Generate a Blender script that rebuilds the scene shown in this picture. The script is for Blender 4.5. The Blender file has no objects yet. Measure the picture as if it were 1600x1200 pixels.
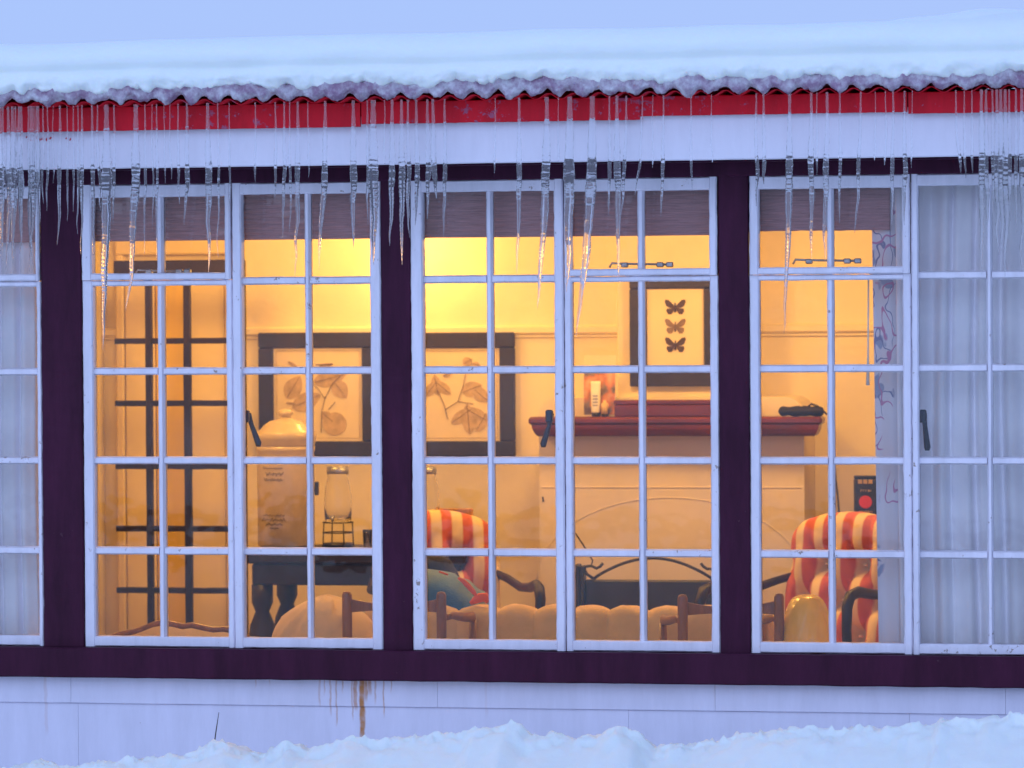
import bpy, math, random
from mathutils import Vector, Matrix, noise
random.seed(7)
sc = bpy.context.scene
R = math.radians
# ------------------------------------------------------------------ camera
YAW, PITCH, ROLL, DIST, FPX, Z0 = 0.18669, -0.01661, -0.00649, 12.0, 6000.0, 1.62
FW = Vector((-math.sin(YAW)*math.cos(PITCH), math.cos(YAW)*math.cos(PITCH), math.sin(PITCH)))
RT0 = Vector((math.cos(YAW), math.sin(YAW), 0)); UP0 = RT0.cross(FW)
RT = RT0*math.cos(ROLL) + UP0*math.sin(ROLL); UP = -RT0*math.sin(ROLL) + UP0*math.cos(ROLL)
CAM = Vector((0, 0, Z0)) - FW*DIST
cd = bpy.data.cameras.new('camera'); cam = bpy.data.objects.new('camera', cd); sc.collection.objects.link(cam)
cam.matrix_world = Matrix(((RT.x, UP.x, -FW.x, CAM.x), (RT.y, UP.y, -FW.y, CAM.y), (RT.z, UP.z, -FW.z, CAM.z), (0, 0, 0, 1)))
cd.sensor_width = 36; cd.lens = 36*FPX/1600; cd.clip_end = 2000; cd.clip_start = 0.1
cd.dof.use_dof = True; cd.dof.focus_distance = 11.95; cd.dof.aperture_fstop = 4.8
sc.camera = cam
# ------------------------------------------------------------------ sky and light
w = bpy.data.worlds.new('World'); sc.world = w; w.use_nodes = True
nt = w.node_tree; bg = nt.nodes['Background']
sky = nt.nodes.new('ShaderNodeTexSky'); sky.sky_type = 'NISHITA'; sky.sun_disc = False
sky.sun_elevation = R(3); sky.sun_rotation = R(200)
mx = nt.nodes.new('ShaderNodeMix'); mx.data_type = 'RGBA'; mx.inputs[0].default_value = 0.93
nt.links.new(sky.outputs[0], mx.inputs[6]); mx.inputs[7].default_value = (4.2, 5.92, 10.5, 1)   # overcast dusk cloud
nt.links.new(mx.outputs[2], bg.inputs[0]); bg.inputs[1].default_value = 0.1
sl = bpy.data.lights.new('sun', 'SUN'); sl.energy = 0.85; sl.angle = R(60); sl.color = (0.58, 0.69, 1.0)
so = bpy.data.objects.new('sun', sl); sc.collection.objects.link(so); so.rotation_euler = (R(58), 0, R(-18))
vs = sc.view_settings; vs.view_transform = 'Standard'; vs.look = 'None'; vs.exposure = 0; vs.gamma = 1
cy = sc.cycles
cy.max_bounces = 12; cy.diffuse_bounces = 5; cy.glossy_bounces = 5; cy.transmission_bounces = 10; cy.transparent_max_bounces = 24
cy.use_denoising = True; cy.caustics_reflective = False; cy.caustics_refractive = True; cy.sample_clamp_indirect = 6
# ------------------------------------------------------------------ helpers
def at(px, py, Y):
    """world point where the sight line of a photograph pixel meets the plane at depth Y"""
    d = FW*FPX + RT*(px-800) + UP*(600-py)
    return CAM + d*((Y-CAM.y)/d.y)
def X(px, Y, py=640): return at(px, py, Y).x
def Z(py, Y, px=762): return at(px, py, Y).z
def S(Y): return (Y-CAM.y)/math.cos(YAW)/FPX          # metres per photograph pixel at depth Y
def nz(x, y=0, z=0): return noise.noise(Vector((x, y, z)))

class MB:
    def __init__(s): s.v = []; s.f = []; s.sm = []
    def add(s, vs, fs, smooth=False):
        b = len(s.v); s.v += [tuple(p) for p in vs]; s.f += [tuple(i+b for i in f) for f in fs]; s.sm += [smooth]*len(fs); return s
    def box(s, a, b, c=0.0):
        x0, x1 = sorted((a[0], b[0])); y0, y1 = sorted((a[1], b[1])); z0, z1 = sorted((a[2], b[2]))
        c = min(c, .45*(x1-x0), .45*(y1-y0), .45*(z1-z0))
        if c <= 0:
            return s.add([(x, y, z) for z in (z0, z1) for y in (y0, y1) for x in (x0, x1)],
                         [(0, 2, 3, 1), (4, 5, 7, 6), (0, 1, 5, 4), (2, 6, 7, 3), (0, 4, 6, 2), (1, 3, 7, 5)])
        V = []; 
        for (x, sx) in ((x0, 1), (x1, -1)):
            for (y, sy) in ((y0, 1), (y1, -1)):
                for (z, sz) in ((z0, 1), (z1, -1)):
                    V += [(x, y+sy*c, z+sz*c), (x+sx*c, y, z+sz*c), (x+sx*c, y+sy*c, z)]
        def i(a, b, d, k): return ((a*2+b)*2+d)*3+k
        F = [[i(a, 0, 0, 0), i(a, 0, 1, 0), i(a, 1, 1, 0), i(a, 1, 0, 0)] for a in (0, 1)]
        F += [[i(0, b, 0, 1), i(1, b, 0, 1), i(1, b, 1, 1), i(0, b, 1, 1)] for b in (0, 1)]
        F += [[i(0, 0, d, 2), i(0, 1, d, 2), i(1, 1, d, 2), i(1, 0, d, 2)] for d in (0, 1)]
        for a in (0, 1):
            for b in (0, 1): F.append([i(a, b, 0, 0), i(a, b, 1, 0), i(a, b, 1, 1), i(a, b, 0, 1)])
            for d in (0, 1): F.append([i(a, 0, d, 0), i(a, 1, d, 0), i(a, 1, d, 2), i(a, 0, d, 2)])
        for b in (0, 1):
            for d in (0, 1): F.append([i(0, b, d, 1), i(1, b, d, 1), i(1, b, d, 2), i(0, b, d, 2)])
        for a in (0, 1):
            for b in (0, 1):
                for d in (0, 1): F.append([i(a, b, d, 0), i(a, b, d, 1), i(a, b, d, 2)])
        return s.add(V, F)
    def bar(s, p0, p1, wd, dp, cu=.003, cv=.003, n=1, jit=0.0, seed=0):
        """bar of width wd seen from the front and depth dp, front edges chamfered, edges a little uneven"""
        p0 = Vector(p0); p1 = Vector(p1); a = (p1-p0).normalized(); yv = Vector((0, 1, 0)); wv = a.cross(yv).normalized()
        sec = [(-wd/2, dp/2), (-wd/2, -dp/2+cv), (-wd/2+cu, -dp/2), (wd/2-cu, -dp/2), (wd/2, -dp/2+cv), (wd/2, dp/2)]
        V = []; F = []; L = (p1-p0).length
        for k in range(n+1):
            q = p0.lerp(p1, k/n)
            for j, (u, v) in enumerate(sec):
                if jit:
                    t = k/n*L
                    u = u + jit*nz(t*45+seed*7.3, j*3.1, seed) + jit*.8*nz(t*9+seed*3.3, (j > 2)*9.1, seed+4)
                    v = v + jit*.6*nz(t*40+seed*5.1, j*2.7+50, seed)
                V.append(q+wv*u+yv*v)
        m = 6
        for k in range(n):
            for j in range(m): F.append((k*m+j, k*m+(j+1) % m, (k+1)*m+(j+1) % m, (k+1)*m+j))
        F.append(tuple(range(m))); F.append(tuple(n*m+j for j in reversed(range(m))))
        return s.add(V, F)
    def tube(s, pts, rad, seg=8, smooth=True, flat=(1, 1)):
        pts = [Vector(p) for p in pts]; n = len(pts)
        if not hasattr(rad, '__len__'): rad = [rad]*n
        V = []; F = []; ref = None
        for k in range(n):
            t = (pts[min(k+1, n-1)]-pts[max(k-1, 0)]).normalized()
            if ref is None: ref = Vector((0, 1, 0)) if abs(t.y) < .9 else Vector((1, 0, 0))
            u = (ref-t*ref.dot(t)).normalized(); v = t.cross(u); ref = u
            for j in range(seg):
                an = 2*math.pi*j/seg; V.append(pts[k]+(u*math.cos(an)*flat[0]+v*math.sin(an)*flat[1])*rad[k])
        for k in range(n-1):
            for j in range(seg): F.append((k*seg+j, k*seg+(j+1) % seg, (k+1)*seg+(j+1) % seg, (k+1)*seg+j))
        F.append(tuple(reversed(range(seg)))); F.append(tuple((n-1)*seg+j for j in range(seg)))
        return s.add(V, F, smooth)
    def lathe(s, prof, c=(0, 0, 0), seg=32, smooth=True):
        V = []; F = []; n = len(prof); c = Vector(c)
        for (r, z) in prof:
            for j in range(seg):
                an = 2*math.pi*j/seg; V.append(c+Vector((r*math.cos(an), r*math.sin(an), z)))
        for k in range(n-1):
            for j in range(seg): F.append((k*seg+j, k*seg+(j+1) % seg, (k+1)*seg+(j+1) % seg, (k+1)*seg+j))
        F.append(tuple(reversed(range(seg)))); F.append(tuple((n-1)*seg+j for j in range(seg)))
        return s.add(V, F, smooth)
    def grid(s, fn, nu, nv, smooth=True):
        V = [fn(i/nu, j/nv) for j in range(nv+1) for i in range(nu+1)]
        F = [(j*(nu+1)+i, j*(nu+1)+i+1, (j+1)*(nu+1)+i+1, (j+1)*(nu+1)+i) for j in range(nv) for i in range(nu)]
        return s.add(V, F, smooth)
    def prism(s, pts, y0, y1):
        n = len(pts); V = [(x, y0, z) for x, z in pts]+[(x, y1, z) for x, z in pts]
        return s.add(V, [tuple(range(n)), tuple(range(2*n-1, n-1, -1))]+[(k, k+n, (k+1) % n+n, (k+1) % n) for k in range(n)])
    def build(s, name, m, parent=None, loc=None):
        me = bpy.data.meshes.new(name); me.from_pydata(s.v, [], s.f); me.polygons.foreach_set('use_smooth', s.sm)
        me.materials.append(M[m] if isinstance(m, str) else m); me.update()
        import bmesh
        bm = bmesh.new(); bm.from_mesh(me); bmesh.ops.recalc_face_normals(bm, faces=bm.faces); bm.to_mesh(me); bm.free()
        o = bpy.data.objects.new(name, me); sc.collection.objects.link(o)
        if parent: o.parent = parent
        if loc: o.location = loc
        return o
def tag(o, label=None, cat=None, group=None, kind=None):
    if label: o['label'] = label
    if cat: o['category'] = cat
    if group: o['group'] = group
    if kind: o['kind'] = kind
    return o
def thing(name, label, cat, loc=(0, 0, 0), rz=0, group=None):
    o = bpy.data.objects.new(name, None); sc.collection.objects.link(o); o.location = loc; o.rotation_euler.z = rz
    return tag(o, label, cat, group)
def copy_tree(o, parent=None):
    c = o.copy(); sc.collection.objects.link(c); c.parent = parent
    for ch in [q for q in bpy.data.objects if q.parent == o and q is not c]: copy_tree(ch, c)
    return c
# ------------------------------------------------------------------ materials
M = {}
def nodes(name):
    m = bpy.data.materials.new(name); m.use_nodes = True; t = m.node_tree
    return m, t, t.nodes['Principled BSDF']
def N(t, kind, **kw):
    n = t.nodes.new('ShaderNode'+kind)
    for k, v in kw.items():
        if k.startswith('i_'):
            k = k[2:]; n.inputs[int(k) if k.isdigit() else k].default_value = v
        else: setattr(n, k, v)
    return n
def mat(name, col, rough=.6, var=.12, vscale=6, bump=.0, bscale=60, metal=0, spec=.5, stretch=(1, 1, 1), sheen=0, coat=0):
    m, t, p = nodes(name); L = t.links.new
    tc = N(t, 'TexCoord'); mp = N(t, 'Mapping'); mp.inputs['Scale'].default_value = stretch; L(tc.outputs['Object'], mp.inputs[0])
    n = N(t, 'TexNoise', i_Scale=vscale, i_Detail=6.0, i_Roughness=.65); L(mp.outputs[0], n.inputs['Vector'])
    r = N(t, 'ValToRGB'); e = r.color_ramp.elements; e[0].position = .3; e[1].position = .7
    e[0].color = (*[c*(1-var) for c in col], 1); e[1].color = (*[min(1, c*(1+var)) for c in col], 1)
    L(n.outputs[0], r.inputs[0]); L(r.outputs[0], p.inputs['Base Color'])
    p.inputs['Roughness'].default_value = rough; p.inputs['Metallic'].default_value = metal; p.inputs['Specular IOR Level'].default_value = spec
    if sheen: p.inputs['Sheen Weight'].default_value = sheen
    if coat: p.inputs['Coat Weight'].default_value = coat; p.inputs['Coat Roughness'].default_value = .15
    if bump:
        n2 = N(t, 'TexNoise', i_Scale=bscale, i_Detail=5.0); L(mp.outputs[0], n2.inputs['Vector'])
        b = N(t, 'Bump', i_Strength=bump, i_Distance=.01); L(n2.outputs[0], b.inputs['Height']); L(b.outputs[0], p.inputs['Normal'])
    M[name] = m; return m
def math_n(t, op, a, b=None, c=None):
    n = N(t, 'Math', operation=op)
    for k, v in enumerate((a, b, c)):
        if v is None: continue
        if isinstance(v, (int, float)): n.inputs[k].default_value = v
        else: t.links.new(v, n.inputs[k])
    return n.outputs[0]
# ---- weathered white paint: chips show brown wood, grime in streaks
def paint(name, col, chip_col, chip=.66, grime=.25, spec=.3):
    m, t, p = nodes(name); L = t.links.new; g = N(t, 'NewGeometry')
    n1 = N(t, 'TexNoise', i_Scale=38.0, i_Detail=8.0, i_Roughness=.75); L(g.outputs['Position'], n1.inputs['Vector'])
    n0 = N(t, 'TexNoise', i_Scale=2.2, i_Detail=3.0); L(g.outputs['Position'], n0.inputs['Vector'])
    s = math_n(t, 'ADD', n1.outputs[0], math_n(t, 'MULTIPLY', n0.outputs[0], .35))
    r = N(t, 'ValToRGB'); e = r.color_ramp.elements; e[0].position = chip; e[0].color = (0, 0, 0, 1); e[1].position = min(1, chip+.03); e[1].color = (1, 1, 1, 1)
    L(s, r.inputs[0])
    mp = N(t, 'Mapping'); mp.inputs['Scale'].default_value = (14, 14, 2.5); L(g.outputs['Position'], mp.inputs[0])
    n2 = N(t, 'TexNoise', i_Scale=1.0, i_Detail=6.0, i_Roughness=.7); L(mp.outputs[0], n2.inputs['Vector'])
    r2 = N(t, 'ValToRGB'); e = r2.color_ramp.elements; e[0].position = .35; e[1].position = .68
    e[0].color = (*[c*(1-grime) for c in col], 1); e[1].color = (*col, 1); L(n2.outputs[0], r2.inputs[0])
    mixc = N(t, 'Mix', data_type='RGBA'); L(r.outputs[0], mixc.inputs[0]); L(r2.outputs[0], mixc.inputs[6]); mixc.inputs[7].default_value = (*chip_col, 1)
    L(mixc.outputs[2], p.inputs['Base Color']); p.inputs['Roughness'].default_value = .55; p.inputs['Specular IOR Level'].default_value = spec
    h = math_n(t, 'SUBTRACT', math_n(t, 'MULTIPLY', n1.outputs[0], .5), math_n(t, 'MULTIPLY', r.outputs[0], .7))
    b = N(t, 'Bump', i_Strength=.35, i_Distance=.004); L(h, b.inputs['Height']); L(b.outputs[0], p.inputs['Normal'])
    M[name] = m; return m, t, mixc
paint('white_paint', (.87, .83, .92), (.36, .28, .25), .815, .17)
paint('fascia_paint', (.85, .83, .92), (.5, .45, .45), .90, .08)
paint('dark_paint', (.064, .011, .037), (.12, .06, .08), .875, .42, .14)
paint('red_paint', (.74, .003, .022), (.40, .10, .18), .795, .30, .25)
# ---- wall boards with rust runs below the sill
m, t, mixc = paint('board_paint', (.79, .76, .88), (.45, .38, .36), .90, .10)
L = t.links.new; p = t.nodes['Principled BSDF']; g = N(t, 'NewGeometry'); sp = N(t, 'SeparateXYZ'); L(g.outputs['Position'], sp.inputs[0])
wob = N(t, 'TexNoise', i_Scale=30.0, i_Detail=3.0); L(g.outputs['Position'], wob.inputs['Vector'])
xw = math_n(t, 'ADD', sp.outputs[0], math_n(t, 'MULTIPLY', math_n(t, 'SUBTRACT', wob.outputs[0], .5), .010))
tot = None
for (px, wpx, yb, k) in [(566, 5.5, 1158, 1.0), (572, 4, 1098, .8), (556, 4, 1112, .75), (578, 4, 1088, .7), (517, 2, 1120, .5), (526, 1.8, 1136, .55),
                         (600, 1.6, 1122, .6), (587, 2, 1102, .5), (500, 2.5, 1106, .35), (551, 1.8, 1127, .5), (612, 1.4, 1084, .5), (400, 1.5, 1076, .4),
                         (422, 1.3, 1072, .4), (508, 1.5, 1088, .4), (72, 3.5, 1150, .18), (1117, 1.5, 1110, .12), (760, 3, 1125, .10), (536, 1.6, 1084, .5)]:
    Yb = .012; xi = at(px, 1090, Yb).x; zb = at(px, yb, Yb).z
    a = math_n(t, 'ABSOLUTE', math_n(t, 'SUBTRACT', xw, xi))
    mr = N(t, 'MapRange', interpolation_type='SMOOTHSTEP'); mr.inputs[1].default_value = wpx*.0021; mr.inputs[2].default_value = wpx*.0008; L(a, mr.inputs[0])
    mz = N(t, 'MapRange', interpolation_type='SMOOTHSTEP'); mz.inputs[1].default_value = zb-.006; mz.inputs[2].default_value = zb+.03; L(sp.outputs[2], mz.inputs[0])
    q = math_n(t, 'MULTIPLY', math_n(t, 'MULTIPLY', mr.outputs[0], mz.outputs[0]), k)
    tot = q if tot is None else math_n(t, 'MAXIMUM', tot, q)
nz2 = N(t, 'TexNoise', i_Scale=55.0, i_Detail=4.0); L(g.outputs['Position'], nz2.inputs['Vector'])
fac = math_n(t, 'MULTIPLY', tot, math_n(t, 'MULTIPLY_ADD', nz2.outputs[0], .9, .45))
mm = N(t, 'Mix', data_type='RGBA', clamp_factor=True); L(fac, mm.inputs[0]); L(mixc.outputs[2], mm.inputs[6]); mm.inputs[7].default_value = (.50, .21, .07, 1)
L(mm.outputs[2], p.inputs['Base Color'])
# ---- snow
m, t, p = nodes('snow'); L = t.links.new; tc = N(t, 'NewGeometry')
n1 = N(t, 'TexNoise', i_Scale=9.0, i_Detail=9.0, i_Roughness=.62); n2 = N(t, 'TexNoise', i_Scale=170.0, i_Detail=3.0)
for n in (n1, n2): L(tc.outputs['Position'], n.inputs['Vector'])
r = N(t, 'ValToRGB'); r.color_ramp.elements[0].color = (.82, .88, .85, 1); r.color_ramp.elements[1].color = (.90, .94, .90, 1); L(n1.outputs[0], r.inputs[0]); L(r.outputs[0], p.inputs['Base Color'])
b = N(t, 'Bump', i_Strength=.28, i_Distance=.02); L(math_n(t, 'ADD', n1.outputs[0], math_n(t, 'MULTIPLY', n2.outputs[0], .12)), b.inputs['Height']); L(b.outputs[0], p.inputs['Normal'])
p.inputs['Roughness'].default_value = .75; p.inputs['Subsurface Weight'].default_value = .35; p.inputs['Subsurface Radius'].default_value = (.02, .03, .045); p.inputs['Subsurface Scale'].default_value = .6
M['snow'] = m
# ---- clear ice
def ice(name, col, rough, trans, bump, bs):
    m, t, p = nodes(name); L = t.links.new
    p.inputs['Base Color'].default_value = (*col, 1); p.inputs['Roughness'].default_value = rough; p.inputs['Transmission Weight'].default_value = trans; p.inputs['IOR'].default_value = 1.31
    g = N(t, 'NewGeometry'); n = N(t, 'TexNoise', i_Scale=bs, i_Detail=4.0); L(g.outputs['Position'], n.inputs['Vector'])
    b = N(t, 'Bump', i_Strength=bump, i_Distance=.006); L(n.outputs[0], b.inputs['Height']); L(b.outputs[0], p.inputs['Normal'])
    M[name] = m
ice('ice', (.97, .98, 1.0), .04, .92, .35, 80)
ice('slush', (.52, .42, .55), .40, .35, .8, 70)
t = M['slush'].node_tree; L = t.links.new; g = N(t, 'NewGeometry'); n = N(t, 'TexNoise', i_Scale=24.0, i_Detail=7.0, i_Roughness=.7); L(g.outputs['Position'], n.inputs['Vector'])
r = N(t, 'ValToRGB'); e = r.color_ramp.elements; e[0].position = .40; e[0].color = (.40, .25, .38, 1); e[1].position = .66; e[1].color = (.86, .84, .90, 1); L(n.outputs[0], r.inputs[0]); L(r.outputs[0], t.nodes['Principled BSDF'].inputs['Base Color'])
ice('clear_glass', (.98, .98, .97), .02, 1.0, .02, 30)
# ---- window glass: clear pane with a slightly wavy mirror on top
m = bpy.data.materials.new('window_glass'); m.use_nodes = True; t = m.node_tree; t.nodes.clear(); L = t.links.new
out = N(t, 'OutputMaterial'); mixs = N(t, 'MixShader'); tr = N(t, 'BsdfTransparent'); gl = N(t, 'BsdfGlossy', i_Roughness=.015); fr = N(t, 'Fresnel', i_IOR=1.36)
g = N(t, 'NewGeometry'); n = N(t, 'TexNoise', i_Scale=7.0, i_Detail=2.0); L(g.outputs['Position'], n.inputs['Vector'])
b = N(t, 'Bump', i_Strength=.10, i_Distance=.01); L(n.outputs[0], b.inputs['Height']); L(b.outputs[0], gl.inputs['Normal'])
tr.inputs[0].default_value = (.995, 1, .995, 1); gl.inputs[0].default_value = (1, 1, 1, 1)
df = N(t, 'BsdfDiffuse'); df.inputs[0].default_value = (.8, .8, .8, 1); ms = N(t, 'MixShader'); mp = N(t, 'Mapping'); mp.inputs['Scale'].default_value = (3.5, 3.5, 2.2); L(g.outputs['Position'], mp.inputs[0])
nf = N(t, 'TexNoise', i_Scale=1.0, i_Detail=8.0, i_Roughness=.65); L(mp.outputs[0], nf.inputs['Vector']); mf = N(t, 'MapRange'); mf.inputs[1].default_value = .46; mf.inputs[2].default_value = .80; mf.inputs[3].default_value = .004; mf.inputs[4].default_value = .04; L(nf.outputs[0], mf.inputs[0])
L(mf.outputs[0], ms.inputs[0]); L(tr.outputs[0], ms.inputs[1]); L(df.outputs[0], ms.inputs[2])
L(fr.outputs[0], mixs.inputs[0]); L(ms.outputs[0], mixs.inputs[1]); L(gl.outputs[0], mixs.inputs[2]); L(mixs.outputs[0], out.inputs[0]); M['window_glass'] = m
# ---- plain ones
mat('plaster', (.80, .71, .54), .65, .09, 1.7, .14, 24)
mat('breast_paint', (.77, .67, .50), .6, .09, 2, .08, 40)
mat('ceiling_paint', (.8, .76, .66), .7, .04)
mat('floor_wood', (.16, .08, .04), .4, .3, 4, .05, 30, stretch=(1, 12, 1))
mat('mahogany', (.12, .016, .011), .38, .45, 5, .05, 40, stretch=(1, 6, 6), coat=.3)
mat('oak', (.22, .085, .028), .38, .35, 8, .06, 60, stretch=(5, 5, 1), coat=.2)
mat('dark_oak', (.014, .006, .007), .42, .4, 8, .06, 50, spec=.35)
mat('lattice_wood', (.014, .006, .006), .55, .3, 10, spec=.25)
mat('frame_black', (.020, .012, .020), .55, .5, 40, .25, 90, stretch=(6, 6, 1))
mat('paper', (.78, .66, .48), .8, .04, 8)
mat('mat_board', (.66, .52, .34), .8, .05, 8)
mat('sepia_ink', (.50, .365, .23), .85, .35, 22)
mat('sepia_dark', (.22, .145, .10), .85, .3, 30)
mat('butterfly_ink', (.07, .04, .035), .8, .5, 60)
mat('stoneware', (.54, .44, .30), .32, .12, 9, .03, 40, coat=.4)
mat('cobalt', (.13, .11, .12), .5)
mat('black_metal', (.014, .013, .016), .45, .3, 20)
mat('handle_metal', (.028, .030, .055), .4, .3, 20, metal=.3)
mat('zinc', (.35, .36, .38), .4, .3, 40, metal=.7)
mat('brass', (.7, .45, .15), .3, .1, metal=.9)
mat('cream_cloth', (.66, .43, .14), .85, .10, 14, .25, 320, sheen=.3)
mat('pale_cloth', (.70, .49, .22), .8, .08, 10, .15, 200, sheen=.3)
mat('yellow_leather', (.84, .54, .05), .25, .15, 7, .15, 60, coat=.35)
mat('teal_cloth', (.008, .105, .20), .7, .25, 12, .3, 160, sheen=.3)
mat('orange_trim', (.75, .10, .015), .7, .1)
mat('navy_cloth', (.006, .004, .009), .8, .3, 12)
mat('mustard', (.78, .54, .03), .6, .15, 2, stretch=(3, 3, .5))
mat('cream_door', (.80, .67, .42), .55, .06, 3)
mat('white_plastic', (.85, .83, .78), .35, .03)
mat('black_card', (.012, .011, .012), .4, .3, 20)
mat('red_disc', (.65, .03, .015), .4, .1)
mat('light_wood', (.55, .25, .06), .45, .25, 12, stretch=(5, 5, 1))
mat('bark', (.05, .035, .03), .8, .3, 30)
mat('reflection_dark', (.03, .032, .035), .7, .2, 3)
mat('lamp_shade', (.85, .75, .55), .6)
mat('blind_reed', (.42, .21, .22), .75, .35, 30, .2, 80, stretch=(.6, 4, 18))
mat('cord_black', (.02, .018, .018), .5)
# postcard picture
m, t, p = nodes('postcard_print'); L = t.links.new; tc = N(t, 'TexCoord'); n = N(t, 'TexNoise', i_Scale=16.0, i_Detail=2.0); L(tc.outputs['Object'], n.inputs['Vector'])
r = N(t, 'ValToRGB'); e = r.color_ramp.elements; e[0].position = .36; e[0].color = (.10, .06, .05, 1); e[1].position = .66; e[1].color = (.62, .42, .25, 1)
for pos, c in ((.45, (.22, .17, .15, 1)), (.52, (.55, .18, .07, 1)), (.58, (.62, .30, .15, 1))): q = e.new(pos); q.color = c
L(n.outputs[0], r.inputs[0]); L(r.outputs[0], p.inputs['Base Color']); p.inputs['Roughness'].default_value = .5; M['postcard_print'] = m
# red and cream stripes woven along the height of the cloth
def stripes(name, period, off, c0, c1):
    m, t, p = nodes(name); L = t.links.new; tc = N(t, 'TexCoord'); sp = N(t, 'SeparateXYZ'); L(tc.outputs['UV'], sp.inputs[0])
    n = N(t, 'TexNoise', i_Scale=260.0); L(tc.outputs['Object'], n.inputs['Vector'])
    fr = math_n(t, 'FRACT', math_n(t, 'ADD', math_n(t, 'DIVIDE', sp.outputs[0], period), off+math.floor(9)))
    d = math_n(t, 'ABSOLUTE', math_n(t, 'SUBTRACT', fr, .5))
    mr = N(t, 'MapRange'); mr.inputs[1].default_value = .215; mr.inputs[2].default_value = .285; L(math_n(t, 'ADD', d, math_n(t, 'MULTIPLY', math_n(t, 'SUBTRACT', n.outputs[0], .5), .04)), mr.inputs[0])
    mm = N(t, 'Mix', data_type='RGBA'); L(mr.outputs[0], mm.inputs[0]); mm.inputs[6].default_value = (*c0, 1); mm.inputs[7].default_value = (*c1, 1)
    L(mm.outputs[2], p.inputs['Base Color']); p.inputs['Roughness'].default_value = .75; p.inputs['Sheen Weight'].default_value = .2
    b = N(t, 'Bump', i_Strength=.15, i_Distance=.003); L(n.outputs[0], b.inputs['Height']); L(b.outputs[0], p.inputs['Normal']); M[name] = m
stripes('stripe_cloth', .078, .12, (.55, .10, .05), (.74, .57, .31))
# curtain linen, and its printed leading edge
mat('linen', (.93, .90, .98), .85, .05, 10, .12, 400, sheen=.2)
m, t, p = nodes('floral_print'); L = t.links.new; tc = N(t, 'TexCoord')
mp = N(t, 'Mapping'); mp.inputs['Scale'].default_value = (1.0, .3, .62); L(tc.outputs['Object'], mp.inputs[0])
n1 = N(t, 'TexNoise', i_Scale=19.0, i_Detail=1.2); n2 = N(t, 'TexNoise', i_Scale=15.0, i_Detail=1.0, noise_dimensions='4D', i_W=5.0); n3 = N(t, 'TexNoise', i_Scale=5.0, i_Detail=1.0, noise_dimensions='4D', i_W=9.0); n4 = N(t, 'TexNoise', i_Scale=14.0, noise_dimensions='4D', i_W=2.0)
for n in (n1, n2, n3, n4): L(mp.outputs[0], n.inputs['Vector'])
def line(n, c, wd):
    mr = N(t, 'MapRange'); mr.inputs[1].default_value = wd; mr.inputs[2].default_value = wd*.5; L(math_n(t, 'ABSOLUTE', math_n(t, 'SUBTRACT', n.outputs[0], c)), mr.inputs[0]); return mr.outputs[0]
def above(n, c):
    mr = N(t, 'MapRange'); mr.inputs[1].default_value = c; mr.inputs[2].default_value = c+.02; L(n.outputs[0], mr.inputs[0]); return mr.outputs[0]
base = N(t, 'Mix', data_type='RGBA'); base.inputs[6].default_value = (.74, .70, .77, 1); base.inputs[7].default_value = (.34, .38, .55, 1); L(math_n(t, 'MULTIPLY', above(n4, .62), above(n3, .48)), base.inputs[0])
a1 = N(t, 'Mix', data_type='RGBA'); L(math_n(t, 'MULTIPLY', line(n1, .5, .016), above(n3, .51)), a1.inputs[0]); L(base.outputs[2], a1.inputs[6]); a1.inputs[7].default_value = (.24, .25, .42, 1)
a2 = N(t, 'Mix', data_type='RGBA'); L(math_n(t, 'MULTIPLY', line(n2, .55, .014), above(n3, .48)), a2.inputs[0]); L(a1.outputs[2], a2.inputs[6]); a2.inputs[7].default_value = (.55, .24, .42, 1)
L(a2.outputs[2], p.inputs['Base Color']); p.inputs['Roughness'].default_value = .85; M['floral_print'] = m
# lamp glow
m, t, p = nodes('bulb'); p.inputs['Emission Color'].default_value = (1, .62, .22, 1); p.inputs['Emission Strength'].default_value = 12; M['bulb'] = m
# ------------------------------------------------------------------ ground, dark strip for pane reflections, hills
def ground():
    MB().add([(-400, -500, -.12), (400, -500, -.12), (400, 300, -.12), (-400, 300, -.12)], [(0, 1, 2, 3)]).build('snow_ground', 'snow')['kind'] = 'structure'
    mb = MB().grid(lambda u, v: (-200+400*u, -21.0-4.2*v+.9*nz(u*30, v*.5), -.112), 60, 2); tag(mb.build('reflection_strip', 'reflection_dark'), kind='structure')  # unseen dark strip added behind the camera to make a band in pane reflections
ground()
PROF = [(-700, 1190), (-300, 1215), (0, 1206), (30, 1194), (45, 1192), (58, 1187), (75, 1195), (100, 1199), (130, 1198), (180, 1195), (192, 1186), (212, 1182), (226, 1185), (240, 1181), (252, 1183), (264, 1177), (276, 1184), (296, 1176), (320, 1172),
        (340, 1162), (352, 1160), (366, 1163), (384, 1178), (408, 1178), (434, 1170), (460, 1161), (480, 1170), (516, 1166), (552, 1151), (592, 1156), (612, 1156), (650, 1150), (688, 1146), (732, 1146), (746, 1134), (762, 1137), (780, 1134),
        (796, 1127), (808, 1134), (828, 1149), (870, 1150), (920, 1150), (944, 1142), (976, 1137), (996, 1144), (1012, 1160), (1024, 1170), (1034, 1167), (1044, 1168), (1070, 1164), (1112, 1160), (1144, 1152), (1176, 1144), (1230, 1141),
        (1280, 1140), (1360, 1138), (1420, 1135), (1458, 1132), (1467, 1121), (1480, 1125), (1520, 1124), (1560, 1120), (1600, 1117), (1900, 1090), (2400, 1120)]
RY = -.85
RP = [(at(a, b, RY).x, at(a, b, RY).z) for a, b in PROF]
def ridge(x):
    if x <= RP[0][0]: return RP[0][1]
    for (a, b), (c, d) in zip(RP, RP[1:]):
        if x <= c: t = (x-a)/(c-a); t = t*t*(3-2*t) if abs(c-a) > .05 else t; return b+(d-b)*t
    return RP[-1][1]
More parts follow.
